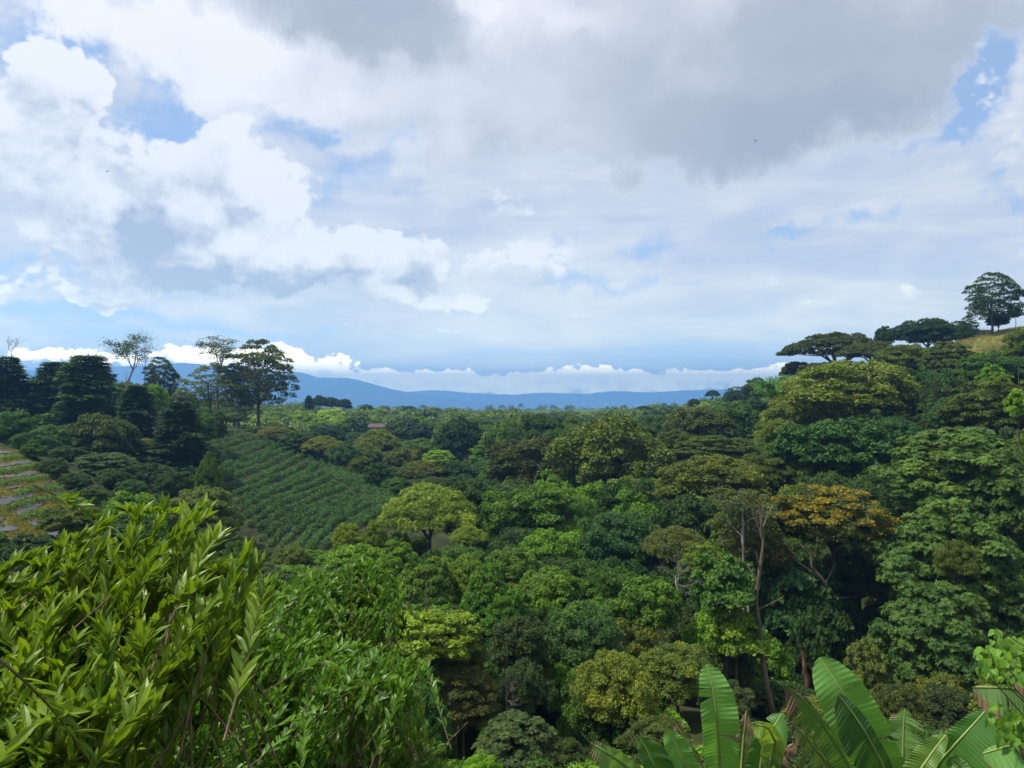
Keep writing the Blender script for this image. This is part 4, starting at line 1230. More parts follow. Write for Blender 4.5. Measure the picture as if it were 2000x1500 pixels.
standing_trunk([(1560, 1062), (1583, 1085), (1588, 1110), (1610, 1138), (1622, 1160), (1630, 1200)], .07, .16, 53.0, 'crooked_tree',
               'crooked grey brown stem under the orange flowering tree', bark_material('grey_bark', (.10, .075, .05), (.22, .17, .12), 4.0),
               [((1612, 1140), (1632, 1100), .06, .2), ((1600, 1128), (1548, 1090), .05, .3), ((1630, 1170), (1675, 1165), .05, .3)])

# ================================================================== coffee rows
def hedge(px, name, label, group, height=1.5, width=1.2, per=150, color=(.031, .074, .028), leaf=(.30, .13), gap=1.15, seed=0):
    rng = np.random.default_rng(seed)
    pts = np.array([hit(u, v, height * 0.9) for u, v in px])
    seg = np.linalg.norm(np.diff(pts[:, :2], axis=0), axis=1)
    s = np.concatenate([[0], np.cumsum(seg)])
    nb = max(2, int(s[-1] / gap))
    root_p = pts[len(pts) // 2].copy()
    g = Geo()
    for k in range(nb):
        q = (k + 0.5) / nb * s[-1] + rng.normal(0, 0.12)
        x, y = np.interp(q, s, pts[:, 0]) + rng.normal(0, .13), np.interp(q, s, pts[:, 1]) + rng.normal(0, .13)
        zb = gz(x, y)
        h, w = height * rng.uniform(0.72, 1.15), width * rng.uniform(0.8, 1.2)
        m = per
        d_ = rand_dirs(m, rng, -0.75)
        rr = rng.uniform(0.72, 1.05, m)[:, None]
        p = np.array((x, y, zb + h * 0.52)) + d_ * rr * np.array((w * .5, w * .5, h * .52))
        N0 = unit(d_ * 0.6 + np.array((0, 0, 0.6)) + rng.normal(0, 0.4, (m, 3)))
        A = unit(d_ * np.array((1, 1, 0.2)) + rng.normal(0, 0.5, (m, 3)) - np.array((0, 0, 0.35)))
        L = leaf[0] * rng.uniform(0.7, 1.3, m)
        g.leaves(RHOMB, p - root_p, A, N0, L, leaf[1] * L / leaf[0], rng.normal(0, 0.25, m) + rng.normal(0, 0.22))
    o = link(name, g.mesh(name, LEAF), loc=root_p)
    o.color = (*color, 1)
    return tag(o, label, 'coffee hedge', group)


def fz(pts):
    return [(380 + a / 4.545, 800 + b / 4.545) for a, b in pts]


ROWS = [
    [(60, 250), (200, 205), (330, 180), (400, 175)], [(90, 280), (300, 240), (470, 200)], [(120, 325), (300, 280), (480, 235), (580, 222)], [(160, 370), (350, 330), (520, 285), (640, 245)],
    [(200, 430), (330, 395), (450, 355), (560, 305), (690, 265)], [(240, 480), (420, 425), (560, 375), (700, 310), (790, 275)], [(270, 530), (460, 465), (600, 412), (700, 365), (820, 310)],
    [(280, 590), (420, 538), (560, 492), (700, 432), (880, 350)], [(300, 660), (420, 605), (600, 568), (740, 500), (860, 430), (970, 375)],
    [(330, 725), (460, 672), (640, 605), (780, 560), (900, 500), (1010, 445)], [(380, 780), (520, 722), (660, 680), (800, 635), (940, 570), (1080, 470)],
    [(420, 840), (560, 755), (680, 705), (820, 660), (960, 595), (1130, 520)], [(460, 910), (590, 825), (700, 765), (860, 710), (1040, 645), (1190, 580)],
    [(490, 985), (640, 880), (760, 805), (900, 755), (1080, 690), (1245, 612)], [(540, 1040), (680, 935), (800, 862), (960, 800), (1150, 715), (1335, 655)],
    [(590, 1110), (720, 1000), (830, 925), (980, 855), (1120, 800), (1250, 755), (1395, 700)], [(640, 1180), (760, 1065), (870, 985), (990, 905), (1120, 848), (1270, 800), (1445, 755)],
    [(790, 1160), (900, 1045), (1020, 950), (1160, 885), (1300, 830), (1400, 800)], [(890, 1195), (980, 1085), (1080, 990), (1200, 935), (1340, 865), (1520, 775)],
    [(1010, 1210), (1110, 1080), (1210, 985), (1320, 925), (1450, 855), (1610, 805)], [(1140, 1180), (1250, 1065), (1350, 995), (1480, 920), (1680, 838)],
    [(1290, 1120), (1400, 1020), (1530, 935), (1700, 860)],
]
NOSE = [
    [(985, 365), (1030, 420), (1080, 470)], [(1080, 380), (1130, 440), (1170, 500), (1210, 565)], [(1170, 412), (1220, 495), (1260, 560), (1290, 600)], [(1235, 450), (1310, 545), (1360, 640)],
    [(1295, 480), (1370, 570), (1440, 690)], [(1360, 510), (1450, 610), (1520, 710), (1570, 795)], [(1430, 550), (1520, 640), (1600, 745), (1650, 805)], [(1500, 570), (1600, 680), (1710, 805)],
    [(1565, 600), (1660, 690), (1755, 795)], [(1640, 650), (1720, 720), (1795, 790)], [(1705, 680), (1780, 740), (1840, 790)],
]
for i, r in enumerate(ROWS):
    hedge(fz(r), 'coffee_row', 'one of the long dark coffee rows slanting up the plantation\'s left face', 'coffee rows on the left face of the plantation',
          height=0.88, width=0.64, per=(115 if i > 8 else 85), leaf=(.22, .10), gap=0.62, seed=200 + i)
for i, r in enumerate(NOSE):
    hedge(fz(r), 'coffee_row', 'one of the short coffee rows on the plantation\'s right nose, yellow grass between', 'coffee rows on the right nose of the plantation',
          height=0.78, width=0.58, per=75, leaf=(.22, .10), gap=0.62, seed=240 + i)

# ================================================================== terraces on the left: sheets and young rows
def tz(pts):
    return [(a / 7.145, 850 + b / 7.145) for a, b in pts]


m_sheet, net = new_mat('black_plastic_sheet')
tcn = net.node('ShaderNodeTexCoord')
nn = net.noise(tcn.outputs['Object'], 2.5, 5.0, 0.6)
p_ = net.node('ShaderNodeBsdfPrincipled')
net.put(p_.inputs['Base Color'], net.mix(nn, (.040, .040, .040, 1), (.085, .085, .082, 1)))
p_.inputs['Roughness'].default_value = 0.5
bp = net.node('ShaderNodeBump')
bp.inputs['Strength'].default_value = 0.6
bp.inputs['Distance'].default_value = 0.08
net.put(bp.inputs['Height'], nn)
net.t.links.new(bp.outputs[0], p_.inputs['Normal'])
finish(net, p_.outputs[0])

SHEETS = [
    ([(-60, 225), (60, 220), (140, 235), (175, 258)], [(-60, 255), (60, 262), (110, 265), (170, 268)], 'narrow black plastic sheet on the topmost terrace'),
    ([(-60, 425), (100, 395), (250, 375), (430, 365)], [(-60, 462), (100, 445), (250, 415), (440, 390)], 'long black plastic sheet on the second terrace from the top'),
    ([(-60, 580), (150, 570), (330, 530), (600, 485)], [(-60, 612), (150, 600), (370, 580), (660, 520)], 'long black plastic sheet on the third terrace with straw across it'),
    ([(630, 680), (670, 665), (720, 668)], [(635, 700), (670, 702), (715, 698)], 'small black plastic patch in the straw of the fourth terrace'),
    ([(765, 640), (800, 625), (850, 640)], [(775, 655), (810, 655), (850, 662)], 'small dark plastic patch at the right end of the fourth terrace'),
    ([(80, 735), (150, 722), (250, 710), (320, 712)], [(100, 765), (160, 758), (250, 735), (330, 728)], 'pale reflecting plastic strip on the left of the fourth terrace'),
    ([(700, 820), (850, 780), (990, 725), (1060, 735)], [(760, 840), (880, 832), (980, 780), (1065, 752)], 'dark plastic sheet at the right end of the fifth terrace'),
    ([(-60, 900), (120, 860), (340, 825), (490, 830)], [(-60, 985), (100, 975), (260, 925), (450, 865)], 'wide shining plastic sheet at the left of the fifth terrace'),
    ([(230, 1060), (350, 990), (520, 950), (650, 930)], [(220, 1110), (270, 1140), (420, 1070), (640, 960)], 'wide shining plastic sheet on the sixth terrace'),
    ([(1050, 910), (1150, 860), (1280, 860)], [(1070, 930), (1160, 925), (1280, 880)], 'small dark sheet at the right end of the sixth terrace'),
    ([(-60, 1120), (0, 1110), (50, 1180)], [(-60, 1230), (0, 1225), (40, 1195)], 'shining plastic sheet at the left edge of the seventh terrace'),
    ([(390, 1205), (520, 1190), (660, 1180)], [(420, 1250), (480, 1280), (640, 1260)], 'shining plastic sheet below the dark overhanging shrub'),
    ([(-60, 1290), (100, 1260), (250, 1300)], [(-60, 1350), (100, 1360), (270, 1330)], 'shining plastic sheet at the foot of the terraces, left edge'),
    ([(640, 1370), (720, 1350), (800, 1340)], [(700, 1420), (760, 1430), (830, 1410)], 'scrap of plastic sheet behind the near leaves'),
]
for k, (a, b, lab) in enumerate(SHEETS):
    a, b = tz(a), tz(b)
    n = 26
    g = Geo()
    t = np.linspace(0, 1, n)
    ea = np.array([hit(np.interp(q, np.linspace(0, 1, len(a)), [z[0] for z in a]), np.interp(q, np.linspace(0, 1, len(a)), [z[1] for z in a])) for q in t])
    eb = np.array([hit(np.interp(q, np.linspace(0, 1, len(b)), [z[0] for z in b]), np.interp(q, np.linspace(0, 1, len(b)), [z[1] for z in b])) for q in t])
    rows = 7
    K = np.linspace(0, 1, rows)
    rng = np.random.default_rng(300 + k)
    V = ea[:, None] * (1 - K)[None, :, None] + eb[:, None] * K[None, :, None]
    V[:, 0, :2] += rng.normal(0, 0.10, (n, 2))
    V[:, -1, :2] += rng.normal(0, 0.10, (n, 2))
    V[..., 2] = ground(V[..., 0], V[..., 1]) + 0.07 + rng.normal(0, 0.018, (n, rows))
    o0 = V.mean((0, 1))
    i, j = np.meshgrid(np.arange(n - 1), np.arange(rows - 1), indexing='ij')
    f = np.stack([i * rows + j, (i + 1) * rows + j, (i + 1) * rows + j + 1, i * rows + j + 1], -1).reshape(-1, 4)
    g.add((V - o0).reshape(-1, 3), [f[:, ::-1]])
    o = link('plastic_sheet', g.mesh('plastic_sheet', m_sheet, True), loc=o0)
    sm = o.modifiers.new('thickness', 'SOLIDIFY')
    sm.thickness = 0.02
    tag(o, lab, 'plastic sheet', 'plastic sheets laid over the terraces')

YOUNG = [
    ([(-40, 290), (60, 285), (200, 275), (370, 265)], 'young coffee row on the topmost terrace'),
    ([(-40, 490), (100, 475), (250, 435), (400, 405), (570, 380)], 'young coffee row on the second terrace'),
    ([(-40, 640), (150, 615), (350, 590), (550, 555), (700, 515)], 'young coffee row on the third terrace'),
    ([(720, 510), (830, 580), (1040, 650)], 'coffee bushes running down the right end of the third terrace'),
    ([(160, 780), (330, 730), (560, 700), (700, 710), (870, 675)], 'young broken coffee row on the fourth terrace'),
    ([(60, 990), (250, 930), (500, 860), (700, 850), (900, 830), (1080, 780), (1200, 745)], 'young coffee row on the fifth terrace'),
    ([(300, 1120), (420, 1070), (560, 1010)], 'short coffee row at the end of the sixth terrace sheet'),
]
for k, (r, lab) in enumerate(YOUNG):
    hedge(tz(r), 'young_coffee_row', lab, 'young coffee rows on the terraces', height=0.42, width=0.42, per=30, leaf=(.16, .08), gap=0.22, color=(.050, .105, .038), seed=320 + k)


def tufts(name, label, spots, h, color, seed, per=9, wid=0.05):
    """ground cover nobody could count: grass blades"""
    rng = np.random.default_rng(seed)
    g = Geo()
    C = np.repeat(spots, per, 0) + rng.normal(0, 0.22, (len(spots) * per, 3)) * np.array((1, 1, 0))
    C[:, 2] = ground(C[:, 0], C[:, 1]) - 0.02
    A = unit(np.array((0, 0, 1.0)) + rng.normal(0, 0.45, C.shape))
    N0 = unit(rng.normal(0, 1, C.shape))
    g.leaves(RHOMB, C, A, N0, h * rng.uniform(.5, 1.4, len(C)), wid, rng.normal(0, 0.45, len(C)))
    o = link(name, g.mesh(name, LEAF))
    o.color = (*color, 1)
    return tag(o, label, kind='stuff')


rng = np.random.default_rng(77)
sp = np.array([hit(u_, v_) for u_, v_ in zip(rng.uniform(-10, 190, 3400), rng.uniform(870, 1050, 3400)) if v_ > np.interp(u_, [0, 20, 60, 95, 150, 182], [872, 876, 893, 925, 962, 985])])
sp = sp[sp[:, 1] < 95]
keep = []
for q in sp:
    uu, vv = CX + q[0] / q[1] * F, HY - q[2] / q[1] * F
    za, zb = uu * 7.145, (vv - 850) * 7.145
    keep.append(all(not (min(p[0] for p in a + b) - 5 < za < max(p[0] for p in a + b) + 5 and np.interp(za, [p[0] for p in a], [p[1] for p in a]) - 6 < zb < np.interp(za, [p[0] for p in b], [p[1] for p in b]) + 22) for a, b, _ in SHEETS))
sp = sp[np.array(keep)]
tufts('grass', 'straw coloured grass on the terraces', sp, 0.20, (.105, .095, .038), 78)
xy = np.stack([rng.uniform(80, 120, 5000), rng.uniform(132, 185, 5000)], -1)
sp = np.column_stack([xy, np.zeros(len(xy))])
tufts('grass', 'dry yellow grass on the hilltop', sp, 0.42, (.125, .110, .048), 79, wid=0.07)
sp = np.array([hit(rng.uniform(600, 790), rng.uniform(880, 990)) for _ in range(700)])
sp = sp[sp[:, 1] < 200]
tufts('grass', 'weeds between the coffee rows', sp, 0.40, (.060, .075, .03), 80)

# ================================================================== the packed forest between the trees placed above
def in_poly(u, v, poly):
    c = False
    for k in range(len(poly)):
        (x1, y1), (x2, y2) = poly[k], poly[(k + 1) % len(poly)]
        if (y1 > v) != (y2 > v) and u < (x2 - x1) * (v - y1) / (y2 - y1) + x1:
            c = not c
    return c


FIELD = [(400, 842), (468, 840), (510, 852), (535, 861), (573, 879), (597, 882), (652, 901), (710, 927), (741, 945), (787, 976), (760, 1000), (690, 1050), (640, 1075), (470, 1090), (450, 1000), (425, 930)]
TERR = [(-400, 850), (20, 868), (90, 905), (160, 955), (185, 985), (170, 1010), (120, 1060), (-400, 1080)]
HILL = [(1870, 690), (1875, 665), (1950, 640), (2100, 625), (2100, 680), (1990, 672), (1950, 690)]
SKYLINE = [(-200, 700), (0, 705), (60, 720), (230, 740), (330, 770), (420, 800), (560, 800), (700, 808), (1000, 812), (1200, 808), (1330, 804), (1360, 795), (1440, 780), (1500, 742),
           (1560, 715), (1640, 715), (1700, 690), (1800, 680), (1900, 680), (2100, 690)]


def lower_limit(u, w, Y, x, r):
    """how high in the picture a filling tree may reach without hiding what the photograph shows behind it"""
    lim = np.interp(u, [p[0] for p in SKYLINE], [p[1] for p in SKYLINE]) + 4
    for (u0, u1, vt, vb, Yh, xh, rh) in TREES:
        if Yh > Y - 0.5:
            ov = min(u + w / 2, u1) - max(u - w / 2, u0)
            if ov > 0.2 * min(w, u1 - u0):
                lim = max(lim, vb - 0.30 * (vb - vt))
    if Y < 120 and 430 < u + w / 2 and u - w / 2 < 800:
        for uu in (u - w / 2, u, u + w / 2):
            lim = max(lim, np.interp(uu, [430, 470, 640, 700, 745, 800, 830], [880, 1078, 1068, 1050, 1010, 965, 880]))
    if Y < 66 and u - w / 2 < 180:
        lim = max(lim, 1040)
    return lim


COVER = np.zeros((160, 210), bool)        # coarse picture of what already hides what: (v, u) cells of 10 photograph pixels


def cover_cells(u, vt, vb, w):
    vv, uu = np.mgrid[0:160, 0:210]
    e = ((uu * 10 + 5 - 50 - u) / (w / 2)) ** 2 + ((vv * 10 + 5 - (vt + vb) / 2) / max(6, (vb - vt) / 2)) ** 2
    return e < 0.8


cand = []
rng = np.random.default_rng(404)
Y = 24.0
while Y < 420:
    step = 2.6 if Y < 60 else (4.2 if Y < 120 else 6.5 * (Y / 150))
    xh = Y * 0.72
    for x in np.arange(-xh, xh, step * 1.15):
        cand.append((x + rng.uniform(-.45, .45) * step, Y + rng.uniform(-.45, .45) * step, step))
    Y += step
cand.sort(key=lambda c: c[1])
heroes = sorted(TREES, key=lambda t: t[4])
FILL_LABEL = {
    ('near', 0): 'dark green crown in the packed wood filling the near ravine between distinct trees',
    ('near', 1): 'brighter green crown in the packed wood filling the near ravine',
    ('mid', 0): 'dark olive crown in the packed forest of the middle valley',
    ('mid', 1): 'fresher green crown in the packed forest of the middle valley',
    ('slope', 0): 'dark green crown in the packed forest of the right slope',
    ('slope', 1): 'olive yellow crown in the packed forest of the right slope',
    ('left', 0): 'dark green bush filling the shade below the left hill trees',
    ('left', 1): 'lighter green bush between the left hill trees',
}
placed, n_fill, far_spots, hi = [], 0, [], 0
for (x, Y, step) in cand:
    while hi < len(heroes) and heroes[hi][4] < Y:
        h_ = heroes[hi]
        COVER |= cover_cells((h_[0] + h_[1]) / 2, h_[2], h_[3], (h_[1] - h_[0]) * 0.9)
        hi += 1
    zg = gz(x, Y)
    u, vb = CX + x / Y * F, HY - zg / Y * F
    if not (-60 < u < 2060) or in_poly(u, vb, FIELD) or in_poly(u, vb, TERR) or in_poly(u, vb, HILL):
        continue
    if abs(u - 1496) < 60 and Y < 40.5 and Y > 20:
        continue
    if abs(u - 737) < 26 and 165 < Y < 240:
        continue
    if u < 820 and Y < 46:
        continue
    Wd = step * rng.uniform(1.45, 2.0)
    if any(math.hypot(x - t[5], Y - t[4]) < 0.55 * (t[6] + Wd / 2) for t in TREES):
        Wd *= 0.7
        if any(math.hypot(x - t[5], Y - t[4]) < 0.35 * t[6] for t in TREES):
            continue
    w = Wd / Y * F
    h = Wd * rng.uniform(0.75, 1.25) + (2.0 if Y > 60 else 1.0)
    lim = lower_limit(u, w, Y, x, Wd / 2)
    vt = max(HY - (zg + h) / Y * F, lim)
    h = (HY - vt) / F * Y - zg
    if h < 1.2:
        continue
    if h < 0.55 * Wd:
        Wd = h / 0.55
        w = Wd / Y * F
    cells = cover_cells(u, vt, vb, w)
    tot = cells.sum()
    if tot == 0 or (cells & ~COVER).sum() < max(1, 0.08 * tot):
        continue
    COVER |= cells
    if Y > 235 or n_fill >= 285:
        far_spots.append((x, Y, zg, Wd, h))
        continue
    zone = 'left' if u < 440 else ('slope' if (u > 1330 and Y > 55) else ('mid' if Y > 95 else 'near'))
    k = int(rng.random() < (0.48 if zone != 'near' else 0.5))
    if zone == 'near':
        col = [(DARK, MID, (.034, .060, .030)), (BRIGHT, (.06, .12, .022), (.075, .095, .026))][k][rng.integers(0, 3)]
        sp_ = ('fine', 'bushy', 'vine', 'glossy', 'fine')[rng.integers(0, 5)]
    elif zone == 'mid':
        col = [(DARK, (.036, .065, .026), (.032, .058, .030)), (MID, (.07, .11, .03), (.055, .095, .030))][k][rng.integers(0, 3)]
        sp_ = ('fine', 'bushy', 'layered', 'fine', 'fine', 'bushy')[rng.integers(0, 6)]
    elif zone == 'slope':
        col = [(DARK, BLUEG, (.030, .055, .022)), ((.06, .09, .022), (.055, .10, .022), (.085, .12, .025))][k][rng.integers(0, 3)]
        sp_ = ('fine', 'bushy', 'layered', 'glossy')[rng.integers(0, 4)]
    else:
        col = [(DARK, DEEP, (.028, .05, .024)), (MID, (.045, .085, .028), OLIVE)][k][rng.integers(0, 3)]
        sp_ = ('fine', 'bushy', 'vine')[rng.integers(0, 3)]
    col = tuple(np.array(col) * rng.uniform(0.85, 1.18))
    vbc = HY - (zg + (0.12 if sp_ != 'vine' else 0.0) * h) / Y * F
    tree(sp_, u, vt, vbc, w, Y, col, 'forest_tree', FILL_LABEL[(zone, k)], 'tree', FILL_LABEL[(zone, k)].replace(' crown', ' crowns').replace(' bush ', ' bushes '),
         var=int(rng.integers(0, 9)), note=False)
    n_fill += 1
print('fillers', n_fill, 'far', len(far_spots))

# the far wood: crowns that read as one mass out to the edge of the plain
for k in range(2600):
    Y = 230 * (3600 / 230) ** rng.random()
    x = rng.uniform(-0.5, 0.62) * Y
    zg = gz(x, Y)
    u = CX + x / Y * F
    Wd = rng.uniform(6, 11)
    vt_lim = np.interp(u, [p[0] for p in SKYLINE], [p[1] for p in SKYLINE]) - 2 - 9 * max(0, rng.normal(0, .6)) - 5 * math.sin(u * 0.02 + 1) * math.sin(u * 0.007)
    h = min(rng.uniform(4, 9), (HY - vt_lim) / F * Y - zg) if Y < 900 else rng.uniform(5, 9)
    if h > 2.0 and not (abs(u - 737) < 22 and Y < 240):
        far_spots.append((x, Y, zg, Wd, h))
g = Geo()
cl = []
for k in range(4):
    q = np.random.default_rng(500 + k)
    C = []
    d_ = rand_dirs(620, q, -0.35)
    lump = 1 + 0.20 * np.sin(d_[:, :1] * 6 + k) * np.sin(d_[:, 1:2] * 6 + 2 * k) + 0.10 * np.sin(d_[:, 2:] * 9 + d_[:, :1] * 8)
    p = d_ * lump * q.uniform(0.8, 1.02, (620, 1)) * np.array((.5, .5, .5)) + np.array((0, 0, .5))
    N0 = unit(d_ * 0.6 + np.array((0, 0, .5)) + q.normal(0, .45, d_.shape))
    A = unit(np.cross(N0, q.normal(0, 1, d_.shape)))
    cl.append((p, A, N0))
for (x, Y, zg, Wd, h) in far_spots:
    p, A, N0 = cl[rng.integers(0, 4)]
    m = int(620 * min(1.0, max(0.10, (260 / Y) ** 1.1)))
    sel = rng.permutation(620)[:m]
    s = 0.085 * Wd * math.sqrt(620 / m)
    g.leaves(RHOMB, p[sel] * np.array((Wd, Wd, h)) + np.array((x, Y, zg)), A[sel], N0[sel], s * 1.5 * rng.uniform(.7, 1.3, m), s * 0.85, rng.normal(0, 0.3, m) + rng.normal(0.1, 0.6) + (1.3 if rng.random() < 0.10 else 0))
o = link('far_woodland', g.mesh('far_woodland', LEAF))
o.color = (.044, .074, .028, 1)
tag(o, 'dark green woodland running out to the far plain as one mass', kind='stuff')

# scrub on the near bank below the shrubs
g = Geo()
for k in range(420):
    Y = rng.uniform(9, 47)
    u = rng.uniform(-500, 850)
    x = (u - CX) / F * Y
    zg = gz(x, Y)
    w = rng.uniform(1.2, 2.6)
    lim = 1150 if u > 300 else 1190
    h = min(rng.uniform(0.7, 2.0), (HY - lim) / F * Y - zg)
    if h < 0.35:
        continue
    p, A, N0 = cl[rng.integers(0, 4)]
    m = 330
    sel = rng.permutation(620)[:m]
    g.leaves(RHOMB, p[sel] * np.array((w, w, h)) + np.array((x, Y, zg)), A[sel], N0[sel], 0.26 * rng.uniform(.7, 1.3, m), 0.14, rng.normal(0, 0.3, m) + rng.normal(0, 0.4))
o = link('undergrowth', g.mesh('undergrowth', LEAF))
o.color = (.040, .072, .024, 1)
tag(o, 'low green undergrowth on the near bank below the shrubs', kind='stuff')

# far town on the foot of the mountains
g = Geo()
m_town, net = new_mat('pale_town_walls')
at = net.node('ShaderNodeAttribute', attribute_name='tint')
p_ = net.node('ShaderNodeBsdfPrincipled')
net.put(p_.inputs['Base Color'], net.mix(at.outputs['Fac'], (.75, .74, .72, 1), (.35, .18, .12, 1)))
finish(net, p_.outputs[0])
S_ = FAR_SLOPE
ks = np.nonzero((np.linspace(-1, 1, 61) < -0.45) & (np.linspace(-1, 1, 61) > -0.99))[0]
for k in range(420):
    i, j = int(np.clip(rng.normal(0.28, 0.16), 0, 0.75) * 419), int(rng.choice(ks))
    c = S_[i, j]
    a, b, h = rng.uniform(12, 45), rng.uniform(12, 30), rng.uniform(8, 22)
    v = np.array([(sx * a, sy * b, z) for z in (-6, h) for sx in (-1, 1) for sy in (-1, 1)] + [(-a, 0, h * 1.5), (a, 0, h * 1.5)], float) * 0.5 + c + np.append(rng.normal(0, 40, 2), 3)
    g.add(v, [np.array([(0, 1, 5, 4), (2, 6, 7, 3), (0, 4, 6, 2), (1, 3, 7, 5)]), np.array([(4, 8, 9, 6), (5, 7, 9, 8)])], [0.0, float(rng.random() < .4)])
tag(link('far_town', g.mesh('far_town', m_town)), 'pale specks of a distant town at the foot of the blue mountains', kind='stuff')


# ================================================================== small buildings and birds
def plain(name, col, rough=0.7, spec=0.3):
    m_, net = new_mat(name)
    tcn = net.node('ShaderNodeTexCoord')
    n = net.noise(tcn.outputs['Object'], 3.0, 5.0, 0.6)
    p = net.node('ShaderNodeBsdfPrincipled')
    net.put(p.inputs['Base Color'], net.mix(n, (*[c * .75 for c in col], 1), (*[min(1, c * 1.2) for c in col], 1)))
    p.inputs['Roughness'].default_value = rough
    p.inputs['Specular IOR Level'].default_value = spec
    finish(net, p.outputs[0])
    return m_


def box(g, x0, x1, y0, y1, z0, z1, mat=0):
    v = np.array([(x, y, z) for x in (x0, x1) for y in (y0, y1) for z in (z0, z1)], float)
    g.add(v, [np.array([(0, 1, 3, 2), (4, 6, 7, 5), (0, 4, 5, 1), (2, 3, 7, 6), (0, 2, 6, 4), (1, 5, 7, 3)])], 0.0, mat)


def cottage(u, v, Y, wid, dep, hw, hr, name, label, cat, cw, croof):
    x = (u - CX) / F * Y
    zt = (HY - v) / F * Y
    zg = min(gz(x, Y), zt - hw - hr)
    root = tag(link(name, None, loc=(x, Y, zg)), label, cat)
    ztl = zt - zg
    g = Geo()
    box(g, -wid / 2, wid / 2, -dep / 2, dep / 2, -0.3, ztl - hr)
    link('wall', g.mesh('wall', plain(name + '_wall', cw)), root)
    g = Geo()
    e, zb = 0.4, ztl - hr
    for s in (-1, 1):
        v_ = np.array([(-wid / 2 - e, s * (dep / 2 + e), zb - .12), (wid / 2 + e, s * (dep / 2 + e), zb - .12), (wid / 2 + e, 0, ztl), (-wid / 2 - e, 0, ztl),
                       (-wid / 2 - e, s * (dep / 2 + e), zb), (wid / 2 + e, s * (dep / 2 + e), zb), (wid / 2 + e, 0, ztl + .12), (-wid / 2 - e, 0, ztl + .12)])
        g.add(v_, [np.array([(0, 1, 2, 3), (4, 5, 6, 7), (0, 1, 5, 4), (2, 3, 7, 6), (1, 2, 6, 5), (3, 0, 4, 7)])])
    link('roof', g.mesh('roof', plain(name + '_roof', croof)), root)
    g = Geo()
    box(g, -0.5, 0.5, -dep / 2 - .05, -dep / 2 + .05, 0, 2.0)
    link('door', g.mesh('door', plain(name + '_door', (.1, .08, .06))), root)
    return root


cottage(737, 828, 232, 4.2, 4.0, 2.4, 0.9, 'farmhouse', 'small house with a brownish tiled roof among trees beyond the coffee field', 'house', (.22, .19, .15), (.085, .062, .048))
cottage(1912, 641, 168, 3.6, 3.0, 2.0, 0.5, 'farm_shed', 'low grey shed roof behind the grassy hilltop, left of the tall hilltop tree', 'shed', (.25, .25, .26), (.22, .26, .34))

m_bird = plain('dark_feathers', (.03, .03, .035))
for k, (u, v, wpx, Y, roll, lab) in enumerate([(1476, 275, 9, 130, .25, 'dark bird gliding below the grey cloud on the right'), (500, 497, 6, 150, -.2, 'tiny dark bird against the white heap cloud'),
                                              (210, 335, 8, 150, .1, 'tiny dark bird high over the left of the valley'), (713, 279, 4, 170, .3, 'faint tiny bird high in the middle left of the sky')]):
    g = Geo()
    hw = wpx / F * Y / 2
    g.tube(np.array([(0, -.30, 0), (0, -.2, .0), (0, 0, .01), (0, .18, .0), (0, .3, -.01)]) * hw * 1.6, np.array([.02, .09, .11, .07, .03]) * hw, 8)
    for s in (-1, 1):
        w = np.array([(.05, -.16, .02), (.45, -.22, .16), (1, .02, .08), (.5, .16, .13), (.05, .16, .02)]) * hw * np.array((s, 1, 1))
        w2 = w - np.array((0, 0, .02)) * hw
        V = np.vstack([w, w2])
        g.add(V, [np.array([(0, 1, 3, 4), (5, 9, 8, 6)]), np.array([(1, 2, 3), (6, 8, 7)])])
    tl = np.array([(-.10, .45, 0), (.10, .45, 0), (.16, .72, .0), (-.16, .72, .0)]) * hw
    g.add(np.vstack([tl, tl - np.array((0, 0, .02)) * hw]), [np.array([(0, 1, 2, 3), (4, 7, 6, 5)])])
    o = link('bird', g.mesh('bird', m_bird, True), loc=P(u, v, Y))
    o.rotation_euler = (0.25, roll, 0.9 + k)
    tag(o, lab, 'bird')

